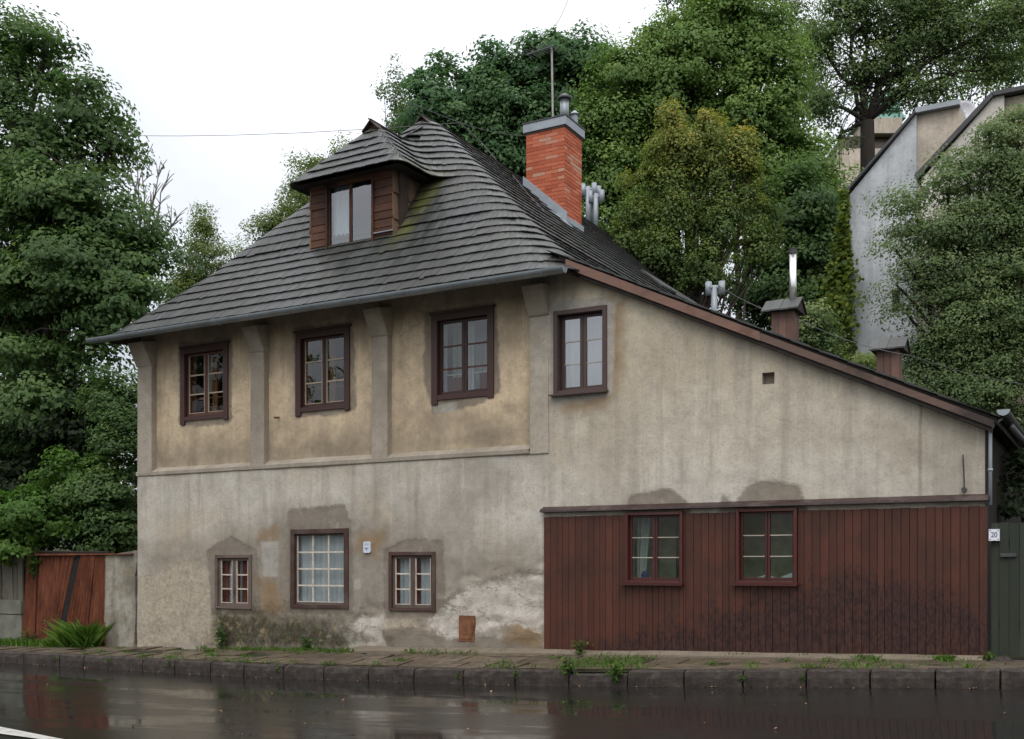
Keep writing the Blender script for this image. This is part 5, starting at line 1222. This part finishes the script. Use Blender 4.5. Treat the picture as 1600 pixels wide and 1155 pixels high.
# big maple on the left
D = 27.0
tree('maple_tree', 'tall dark maple filling the left side behind the rusty gate',
     [L(30, 110, 62, 75, D, 0.8), L(75, 70, 28, 30, D, 0.5), L(-10, 60, 50, 40, D, 0.5), L(140, 165, 48, 48, D - 0.5, 0.9), L(120, 125, 25, 25, D - 0.5, 0.6), L(175, 200, 30, 40, D - .5, 0.7), L(20, 240, 110, 80, D), L(155, 250, 40, 40, D, 0.6), L(110, 320, 95, 60, D - 1, 1.2), L(170, 360, 60, 40, D - 1.2, 1.2), L(205, 410, 60, 50, D - 1.5, 1.3), L(-60, 400, 140, 120, D, 1.0), L(90, 430, 110, 70, D - 1.5, 1.2),
      L(190, 470, 60, 40, D - 2, 1.1), L(60, 640, 120, 50, D - 1.5, 1.0), L(-90, 600, 120, 100, D, 0.9), L(150, 540, 60, 32, D - 2, 0.9), L(20, 500, 60, 34, D, 0.6), L(30, 555, 60, 26, D - 2, 0.7)],
     'maple', 128799, 0.124, 0.32, base=(*at(40, 860, D)[:2], -0.2), clump=0.66, per=120, branches=30, shell=0.62, flat=0.32, droop=0.45)
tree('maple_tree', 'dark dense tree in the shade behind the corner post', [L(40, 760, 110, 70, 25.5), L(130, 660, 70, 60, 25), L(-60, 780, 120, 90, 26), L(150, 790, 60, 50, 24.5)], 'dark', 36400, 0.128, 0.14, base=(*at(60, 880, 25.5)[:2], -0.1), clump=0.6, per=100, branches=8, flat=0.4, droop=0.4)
tree('young_maple', 'bright leafy sapling low above the rusty gate', [L(55, 800, 80, 38, 23.2, 1.0, 0.9), L(10, 845, 60, 30, 22.8, 0.8, 0.7), L(120, 740, 50, 35, 23.3, .6, .8)], 'bright', 12600, 0.104, 0.05, base=(*at(50, 890, 23.2)[:2], 0.0), cat='sapling', clump=0.45, per=70, branches=6, flat=0.3, droop=0.4)
tree('corner_shrub', 'mid green leafy shrub pressed against the corner of the house', [L(180, 625, 36, 42, 23.5, 1, 0.7), L(195, 700, 36, 45, 23.2, 1, 0.7), L(170, 770, 40, 40, 23.1, .8, 0.7), L(190, 825, 45, 40, 23, 1, 0.7)], 'maple', 19600, 0.084, 0.05, base=(*at(180, 890, 23.3)[:2], 0.0), cat='shrub', clump=0.36, per=70, branches=6, flat=0.4, droop=0.3)
# bare dead tree
bp = at(225, 420, 33); dt = thing('dead_tree', 'bare grey leafless tree between the maple and the roof', 'tree', (bp[0], bp[1], terrain(bp[0], bp[1])))
mb = MB(); mb.tube([(bp[0], bp[1], terrain(bp[0], bp[1])), tuple(bp)], [0.16, 0.09], 8)
for (u, v) in ((195, 228), (213, 232), (222, 250), (252, 262), (240, 300), (264, 272), (275, 345), (250, 330), (285, 340)):
    e = at(u, v, 33 + random.uniform(-0.5, 0.5)); q_ = limb(mb, bp, e, 0.035, 0.011, 0.04, 7, 5)
    for k in range(11):
        p = q_[random.randint(2, 6)]; d = Vector((random.uniform(-0.5, 0.7), random.uniform(-0.3, 0.3), random.uniform(0.2, 0.7))); limb(mb, p, p + d * random.uniform(0.5, 1.1), 0.016, 0.008, 0.05, 3, 4)
mb.build('branches', M['twig'], dt)
# birches behind the left roof slope
tree('birch_tree', 'pale yellow green birch rising left of the dormer', [L(330, 425, 36, 45, 44), L(318, 380, 14, 30, 44, 1.3), L(316, 345, 7, 26, 44, 1.6), L(300, 440, 32, 34, 44), L(350, 395, 18, 25, 44, 0.5), L(375, 405, 12, 35, 44, 0.4), L(290, 470, 40, 40, 44)], 'birch', 19600, 0.092, 0.10, bark='birch_bark', clump=0.42, per=55, branches=14, flat=0.8)
tree('birch_tree', 'light green tree just left of the dormer eave', [L(455, 330, 26, 45, 40), L(478, 290, 30, 40, 40), L(500, 262, 24, 22, 40, .7), L(425, 360, 26, 28, 40), L(405, 375, 12, 36, 40, 1.2), L(540, 245, 28, 22, 40, 0.6), L(480, 360, 60, 50, 40)], 'birch', 21000, 0.092, 0.10, bark='birch_bark', clump=0.42, per=55, branches=10, flat=0.8)
tree('birch_tree', 'sparse wispy birch beside the main ridge tip', [L(622, 140, 18, 30, 38, 0.5), L(632, 190, 22, 40, 38, 0.9), L(600, 140, 16, 10, 38, 0.25), L(612, 175, 14, 20, 38, .3), L(655, 205, 20, 25, 38, 1.0)], 'ash', 5880, 0.092, 0.07, clump=0.34, per=26, branches=20, flat=0.8)
# maple behind the ridge
D = 36
tree('maple_tree', 'dark round-leaved maple behind the roof ridge and aerial', [L(680, 165, 36, 45, D), L(720, 205, 55, 55, D), L(735, 140, 40, 40, D), L(785, 125, 45, 45, D), L(850, 100, 50, 45, D), L(900, 130, 42, 60, D), L(800, 195, 70, 55, D), L(860, 220, 60, 60, D), L(775, 255, 60, 45, D), L(935, 125, 36, 50, D), L(872, 62, 20, 20, D, 0.8), L(770, 82, 9, 22, D, 0.5), L(820, 72, 10, 20, D, 0.5), L(688, 105, 10, 24, D, 0.5), L(712, 108, 10, 18, D, .4), L(902, 68, 16, 18, D, .6), L(655, 130, 14, 18, D, .5), L(690, 250, 40, 40, D)],
     'maple2', 100800, 0.140, 0.28, clump=0.6, per=110, branches=20, shell=0.6, flat=0.5, droop=0.4)
# big robinia in the centre
D = 34
tree('robinia_tree', 'tall light green robinia behind the brick chimney', [L(985, 120, 50, 50, D), L(1030, 85, 40, 40, D), L(1085, 70, 55, 50, D), L(1150, 75, 50, 50, D), L(1195, 120, 50, 60, D), L(960, 190, 50, 50, D), L(1050, 160, 70, 60, D), L(1140, 180, 60, 60, D), L(1190, 220, 50, 60, D), L(940, 270, 48, 50, D), L(1010, 250, 70, 60, D), L(950, 330, 55, 50, D), L(1225, 165, 28, 60, D, 0.8), L(1110, 20, 60, 30, D), L(1018, 45, 22, 22, D, 0.7), L(1190, 40, 45, 35, D), L(1010, 320, 60, 60, D), L(1240, 90, 18, 40, D, .5), L(955, 80, 16, 14, D, .4), L(920, 200, 24, 30, D, .7), L(1070, 240, 60, 60, D)],
     'lime', 137200, 0.116, 0.3, bark='bark_dark', clump=0.66, per=110, branches=34, shell=0.5, flat=0.45, droop=0.6)
tree('ash_tree', 'sparse dark tree whose top shows above the robinia', [L(1080, 5, 50, 25, 46), L(1040, -10, 30, 30, 46), L(1150, -5, 60, 40, 46), L(1235, 20, 40, 60, 46), L(1270, 110, 40, 70, 46)], 'ash', 15399, 0.104, 0.18, bark='bark_dark', clump=0.5, per=30, branches=40)
# yellowing many-stemmed tree in front of it
D = 27.5
tree('yellowing_tree', 'yellow green many-stemmed tree with ochre tips right of the vent pipes',
     [L(1050, 190, 5, 24, D, 3.0), L(1054, 230, 10, 25, D, 1.6), L(1108, 195, 5, 30, D, 3.0), L(1112, 238, 11, 25, D, 1.5), L(1026, 240, 14, 12, D, 1.0), L(1156, 225, 6, 26, D, 2.2), L(1080, 235, 7, 30, D, 1.8), L(1175, 265, 8, 22, D, 1.6), L(1012, 275, 18, 17, D, .8), L(1040, 285, 21, 24, D), L(1080, 275, 20, 36, D), L(1125, 275, 17, 32, D), L(1152, 255, 14, 40, D, .6), L(1165, 300, 18, 24, D), L(985, 285, 14, 14, D, .4), L(990, 330, 23, 24, D), L(1050, 340, 35, 36, D), L(1120, 340, 39, 40, D), L(1190, 330, 18, 17, D, .8), L(970, 370, 20, 28, D), L(1090, 420, 62, 40, D), L(1020, 400, 39, 36, D), L(1185, 380, 31, 32, D), L(1215, 345, 14, 12, D, .4)],
     'yellowing', 64399, 0.080, 0.10, clump=0.33, per=75, branches=60, fork=0.3, shell=0.3, flat=0.8, droop=0.3, tipz=0.13)
# dark mass behind the boarded chimneys
tree('dark_tree', 'dark shaded tree with black trunk behind the steel flue', [L(1235, 330, 55, 70, 31), L(1270, 420, 60, 70, 31), L(1200, 440, 60, 60, 31), L(1290, 500, 50, 60, 31), L(1230, 500, 60, 50, 31), L(1290, 330, 40, 40, 31, .7)], 'maple', 36400, 0.128, 0.26, bark='bark_dark', clump=0.6, per=90, branches=16, trunk_to=at(1238, 300, 31), flat=0.45, droop=0.4)
tree('lime_tree', 'mid green tree filling the gap left of the grey gable', [L(1265, 250, 34, 40, 35), L(1290, 300, 36, 40, 35), L(1230, 250, 36, 45, 35), L(1310, 340, 22, 34, 35), L(1205, 300, 32, 45, 35), L(1255, 310, 40, 40, 35)], 'lime', 21000, 0.116, 0.2, bark='bark_dark', clump=0.55, per=80, branches=16, flat=0.45, droop=0.5)
# big tall ash with dark trunk on the hill
D = 40; fkp = at(1355, 190, D)
tree('ash_tree', 'tall sparse ash with forked black trunk above the grey building',
     [L(1280, 70, 45, 40, D), L(1345, 30, 50, 45, D), L(1410, 60, 45, 45, D), L(1280, 165, 50, 36, D), L(1415, 150, 36, 28, D), L(1470, 40, 50, 55, D), L(1540, 60, 55, 55, D), L(1345, 110, 45, 30, D), L(1470, 140, 40, 30, D), L(1560, 110, 40, 30, D), L(1600, 20, 60, 50, D), L(1300, 225, 30, 26, D, .6), L(1400, 105, 30, 24, D, .7), L(1310, 10, 40, 30, D), L(1430, 0, 60, 30, D)],
     'ash', 44000, 0.115, 0.33, base=(*at(1360, 330, D)[:2], terrain(*at(1360, 330, D)[:2])), bark='bark_dark', clump=0.55, per=34, branches=110, trunk_to=fkp, shell=0.15, flat=0.5, limb_k=0.3)
tree('elm_tree', 'leafy elm on the hill behind the pale neighbouring roofs', [L(1480, 60, 60, 60, 50), L(1560, 40, 70, 70, 50), L(1430, 110, 40, 40, 50), L(1520, 130, 60, 36, 50), L(1590, 110, 50, 50, 50), L(1640, 60, 60, 80, 50), L(1460, 10, 60, 40, 50)], 'lime', 17000, 0.14, 0.26, bark='bark_dark', clump=0.55, per=34, branches=60, flat=0.5, shell=0.2, limb_k=0.3)
# right hand tree in front of the neighbours
D = 21.5
tree('fruit_tree', 'broad fine-leaved tree on the right in front of the pale buildings',
     [L(1570, 230, 36, 44, D, 0.8), L(1590, 190, 30, 30, D, 0.7), L(1545, 205, 20, 24, D, 0.5), L(1500, 250, 30, 24, D, 0.6), L(1530, 275, 40, 30, D, 0.8), L(1480, 295, 40, 26, D, 0.6), L(1425, 315, 40, 20, D, 0.5), L(1590, 300, 36, 50, D, .8), L(1540, 350, 60, 40, D), L(1455, 365, 60, 30, D, 0.8), L(1395, 385, 26, 14, D, 0.35), L(1560, 420, 60, 45, D, 1.1), L(1470, 430, 60, 32, D, 1), L(1410, 480, 36, 16, D, 0.4), L(1520, 500, 75, 45, D, 1.2), L(1595, 520, 50, 70, D), L(1465, 545, 60, 36, D, 1.0), L(1540, 590, 70, 45, D, 1.2), L(1430, 595, 40, 20, D, 0.6), L(1480, 620, 60, 34, D), L(1570, 660, 50, 40, D, 1.1), L(1630, 330, 50, 90, D), L(1400, 445, 24, 12, D, 0.3)],
     'fine', 123199, 0.062, 0.14, base=(*at(1570, 870, D)[:2], 0.6), bark='bark_dark', clump=0.46, per=90, branches=60, flat=0.34, shell=0.35, droop=0.3)
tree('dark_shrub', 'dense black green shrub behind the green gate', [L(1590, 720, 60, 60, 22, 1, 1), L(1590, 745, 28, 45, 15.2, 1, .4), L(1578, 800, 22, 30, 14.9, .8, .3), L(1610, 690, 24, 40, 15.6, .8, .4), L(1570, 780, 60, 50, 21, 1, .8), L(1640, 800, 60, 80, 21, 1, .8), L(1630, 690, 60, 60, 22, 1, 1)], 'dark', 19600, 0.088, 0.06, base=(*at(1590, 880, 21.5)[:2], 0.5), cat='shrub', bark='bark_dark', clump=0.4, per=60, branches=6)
tree('laurel_bush', 'blue green rounded bush between the two boarded chimneys', [L(1262, 520, 30, 38, 22, 1, 0.5), L(1285, 560, 30, 28, 22, 1, 0.5), L(1240, 550, 25, 25, 22, .7, .4)], 'fine', 9800, 0.080, 0.05, cat='shrub', clump=0.28, per=60, branches=4)
tree('pale_bush', 'pale grey green bush left of the lower boarded chimney', [L(1350, 575, 28, 20, 21, 1, 0.4), L(1330, 600, 25, 20, 21, .7, .4)], 'birch', 3639, 0.064, 0.04, cat='shrub', clump=0.22, per=45, branches=4)
# tree over the road, seen only as a reflection in the left upper windows
tree('street_tree', 'leafy street tree across the road mirrored in the left upper windows', [((-24, -19, 8.5), (3.2, 3.2, 2.6), 1), ((-21.5, -18, 6.5), (2.2, 2.2, 1.8), 1), ((-26, -20, 11), (2.4, 2.4, 2.2), 1), ((-27, -18, 6.5), (2.4, 2.4, 2), 1)], 'maple', 14000, 0.24, 0.25, base=(-24, -19, -0.6), clump=0.7, per=70, branches=14)
# ivy up the edge of the grey building
iv = thing('ivy', 'bright green ivy climbing the left edge of the grey gable building', 'ivy', (sl0[0], BY, terrain(sl0[0], BY)))
n = 5200; zz = rng.random(n) ** 0.9; zv = 0.5 + zz * (sl0[1] + 0.05 - 0.5); wid = 0.30 + 0.5 * (1 - zz) + 0.45 * (vnoise(zv * 1.6, zv * 0) - 0.5)
C = np.stack([sl0[0] - 0.05 + wid * (rng.random(n) * 1.1 - 0.85 + 0.25 * rng.normal(size=n)), BY - 0.10 - 0.3 * rng.random(n) ** 2 * (0.5 + vnoise(zv * 2.3, zv * 0 + 4)), zv], 1)
me = quads_mesh('leaves', leaf_cloud(C, np.array([0, -1, 0.5]) + rng.normal(size=(n, 3)) * 0.5, 0.13 * (0.6 + 0.7 * rng.random(n)), 0.8), n); face_attr(me, 'rnd', rng.random(n)); meshobj('leaves', me, M['ivy'], iv)
mb = MB(); limb(mb, (sl0[0] - 0.05, BY - 0.08, 0.3), (sl0[0] - 0.02, BY - 0.06, sl0[1] - 0.2), 0.04, 0.01, 0.02); mb.build('stem', M['bark'], iv)
# far wooded hillside closing the view
hl = []
for u in range(-500, 2000, 90): hl.append(L(u, 700 + random.randint(-60, 60), 80, 180, 62 + random.uniform(-4, 4), 1, 3))
C, N_, tone, cl = crown_points(hl, 26000, 1.6, 60, 0.4)
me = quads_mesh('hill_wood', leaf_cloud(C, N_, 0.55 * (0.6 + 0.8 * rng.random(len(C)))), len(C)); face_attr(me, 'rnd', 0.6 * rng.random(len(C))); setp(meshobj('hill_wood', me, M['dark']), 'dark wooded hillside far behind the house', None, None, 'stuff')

# grass and weeds
def blades(name, pts, hgt, width, mat, parent=None, lean=0.5):
    n = len(pts); P_ = np.asarray(pts); a = rng.random(n) * 2 * math.pi; H_ = hgt * (0.5 + rng.random(n)); W_ = width * (0.6 + 0.8 * rng.random(n))
    D_ = np.stack([np.cos(a), np.sin(a), np.zeros(n)], 1); Sd = np.stack([-np.sin(a), np.cos(a), np.zeros(n)], 1); ln = lean * (0.3 + rng.random(n))[:, None] * H_[:, None]
    V = np.stack([P_ - Sd * W_[:, None] / 2, P_ + Sd * W_[:, None] / 2, P_ + D_ * ln + np.array([0, 0, 1]) * H_[:, None] * 0.9 + Sd * W_[:, None] * 0.06, P_ + D_ * ln * 0.5 + np.array([0, 0, 1]) * H_[:, None] * 0.62 - Sd * W_[:, None] * 0.4], 1).reshape(-1, 3)
    me = quads_mesh(name, V, n); face_attr(me, 'rnd', rng.random(n)); return meshobj(name, me, M[mat], parent)
def gpt(x, y): return (x, y, zpave(x, y) - 0.01)
tuft_c = [(-10.15, -0.2, 0.42), (-10.45, -0.28, 0.34), (-10.75, -0.2, 0.24), (-10.0, -0.3, 0.3), (-11.05, -0.22, 0.16), (-10.3, -0.12, 0.46)]
tg = []
for cx_, cy_, hh_ in tuft_c:
    for _ in range(330):
        x, y = random.gauss(cx_, 0.12), min(-0.06, random.gauss(cy_, 0.08))
        if x < -9.8: tg.append((gpt(x, y), hh_ * math.exp(-((x - cx_) / 0.22) ** 2)))
long_grass = blades('long_grass', [t_[0] for t_ in tg], np.array([t_[1] for t_ in tg]), 0.02, 'grass', None, 0.95)
setp(long_grass, 'tall lush grass clump in front of the leaning rusty panel', None, None, 'stuff')
pts = [gpt(x, -0.05 - abs(random.gauss(0, 0.22))) for x in rng.uniform(-16, -10.6, 2600)]
setp(blades('verge_grass', pts, 0.14, 0.016, 'grass'), 'short grass along the foot of the plank fence and rusty gate', None, None, 'stuff')
tufts = []
for _ in range(70):
    x0 = random.uniform(-9, 6.3); y0 = random.choice((-0.12, -0.55, -1.02, -1.40, -1.43)) + random.uniform(-0.04, 0.04)
    for _ in range(random.randint(8, 40)): x, y = x0 + random.gauss(0, 0.09), y0 + random.gauss(0, 0.025); tufts.append((x, y, zpave(x, y) + 0.0))
for u0, u1, c_ in ((905, 1010, 500), (1450, 1480, 260), (330, 520, 700), (1320, 1360, 120), (600, 720, 160)):
    xa, xb = onY(u0, 1030, -0.8)[0], onY(u1, 1030, -0.8)[0]
    for _ in range(c_): x = random.uniform(xa, xb); y = random.gauss(-0.9, 0.4) if u0 == 905 else random.gauss(-0.22, 0.08); y = min(-0.06, max(-1.5, y)); tufts.append((x, y, zpave(x, y)))
setp(blades('pavement_grass', tufts, 0.06, 0.012, 'grass', None, 0.9), 'short grass and moss growing in the pavement joints', None, None, 'stuff')
def weed(label, base, hgt, spread, nl, leaf, mat='bright', group=None):
    t = thing('weed', label, 'weed', tuple(base), group); b = Vector(base); mb = MB(); C = []; N_ = []
    for k in range(max(3, nl // 9)):
        a = random.uniform(0, 6.28); e = b + Vector((math.cos(a) * spread * random.random(), math.sin(a) * spread * random.random() * 0.7, hgt * random.uniform(0.5, 1))); limb(mb, b, e, 0.006, 0.003, 0.05, 3, 4)
        for j in range(9): p = b.lerp(e, random.uniform(0.25, 1.05)); C.append(np.array(p) + rng.normal(size=3) * leaf * 0.6); N_.append(np.array([0, 0, 0.8]) + rng.normal(size=3) * 0.5)
    mb.build('stem', M['bright'] if False else M['bark'], t)
    C = np.array(C); me = quads_mesh('leaves', leaf_cloud(C, np.array(N_), leaf * (0.6 + 0.8 * rng.random(len(C))), 0.6), len(C)); face_attr(me, 'rnd', rng.random(len(C))); meshobj('leaves', me, M[mat], t)
kz = lambda x: (x, KY - 0.04, zroad(x, KY) + 0.0)
def kx(u): return onY(u, 1060, KY)[0]
weed('leafy weed sprouting at the foot of the red cladding', gpt(onY(905, 1030, -0.2)[0], -0.2), 0.26, 0.16, 90, 0.055)
weed('bushy weed at the lowered kerb stone', (kx(888), KY + 0.02, zk(1.2) - 0.06), 0.24, 0.16, 110, 0.055)
weed('broad-leaved weed between the lowered kerb stone and its neighbour', (kx(966), KY - 0.02, zk(1.9) - 0.16), 0.26, 0.17, 110, 0.06)
weed('dark ivy-like plant under the small left ground floor window', gpt(onY(347, 1005, -0.08)[0], -0.1), 0.5, 0.16, 150, 0.07, 'maple')
weed('low plant on the mossy wall foot under the twelve-pane window', gpt(onY(480, 1008, -0.1)[0], -0.1), 0.26, 0.3, 120, 0.06, 'maple')
weed('yellow green plant sprawling at the foot of the corrugated sheets', gpt(onY(45, 1000, -0.15)[0], -0.15), 0.35, 0.25, 120, 0.06)
weed('climbing plant hanging over the top of the corrugated gate', (onY(52, 880, -0.05)[0], -0.05, 1.35), 0.75, 0.22, 190, 0.09)
weed('tall stalky plant leaning on the rusty sheets', gpt(onY(82, 1000, -0.12)[0], -0.12), 0.75, 0.2, 70, 0.06)
weed('small plant beside the green gate post', gpt(onY(1546, 1028, -0.15)[0], -0.15), 0.12, 0.08, 36, 0.05)
for u, hs, lab in ((805, 0.14, 'small weed in the kerb joint just left of the red cladding'), (717, 0.1, 'tiny weed in the kerb joint below the rusty hatch'), (435, 0.12, 'small weed at the kerb below the mossy wall foot'), (265, 0.14, 'small weed at the kerb below the bare wall left of the mossy foot'),
                   (172, 0.16, 'small weed at the kerb below the plaster pier'), (1160, 0.07, 'tiny weed in the kerb joint below the right red window'), (86, 0.1, 'tuft of weed at the kerb below the rusty gate'), (1255, 0.08, 'tiny weed in the kerb joint just right of the red windows')):
    x = kx(u); weed(lab, (x, KY - 0.015, zk(x) - 0.13), hs, hs * 0.5, 34, 0.035, 'bright', 'weeds in the kerb joints')
# fallen leaves at the kerb
C = []; 
for _ in range(110):
    x = random.uniform(-11, 7.2); C.append((x, KY - abs(random.gauss(0, 0.05)) - 0.01, zroad(x, KY - 0.03) + 0.012))
for _ in range(60):
    x = random.uniform(-9, 7); y = random.uniform(-9, -2); C.append((x, y, zroad(x, y) + 0.014))
C = np.array(C); me = quads_mesh('fallen_leaves', leaf_cloud(C, np.array([0, 0, 1.0]) + rng.normal(size=C.shape) * 0.2, 0.035 * (0.5 + rng.random(len(C)))), len(C)); setp(meshobj('fallen_leaves', me, M['orange_leaf']), 'small fallen leaves scattered along the wet gutter', None, None, 'stuff')
# stone beside the green gate
p = onY(1568, 1022, -0.12); mb = MB(); V = []
for j in range(5):
    for i in range(9): a = i * 2 * math.pi / 9; k = math.cos(j / 4 * math.pi / 2); V.append((p[0] + 0.13 * k * math.cos(a) * random.uniform(0.85, 1.15), -0.16 + 0.09 * k * math.sin(a), zb(p[0]) + 0.10 * math.sin(j / 4 * math.pi / 2) * random.uniform(0.8, 1.1) - 0.03))
mb.add(V, [(j * 9 + i, j * 9 + (i + 1) % 9, (j + 1) * 9 + (i + 1) % 9, (j + 1) * 9 + i) for j in range(4) for i in range(9)])
setp(mb.build('stone', M['kerb']), 'small rough stone at the foot of the green gate', 'stone')
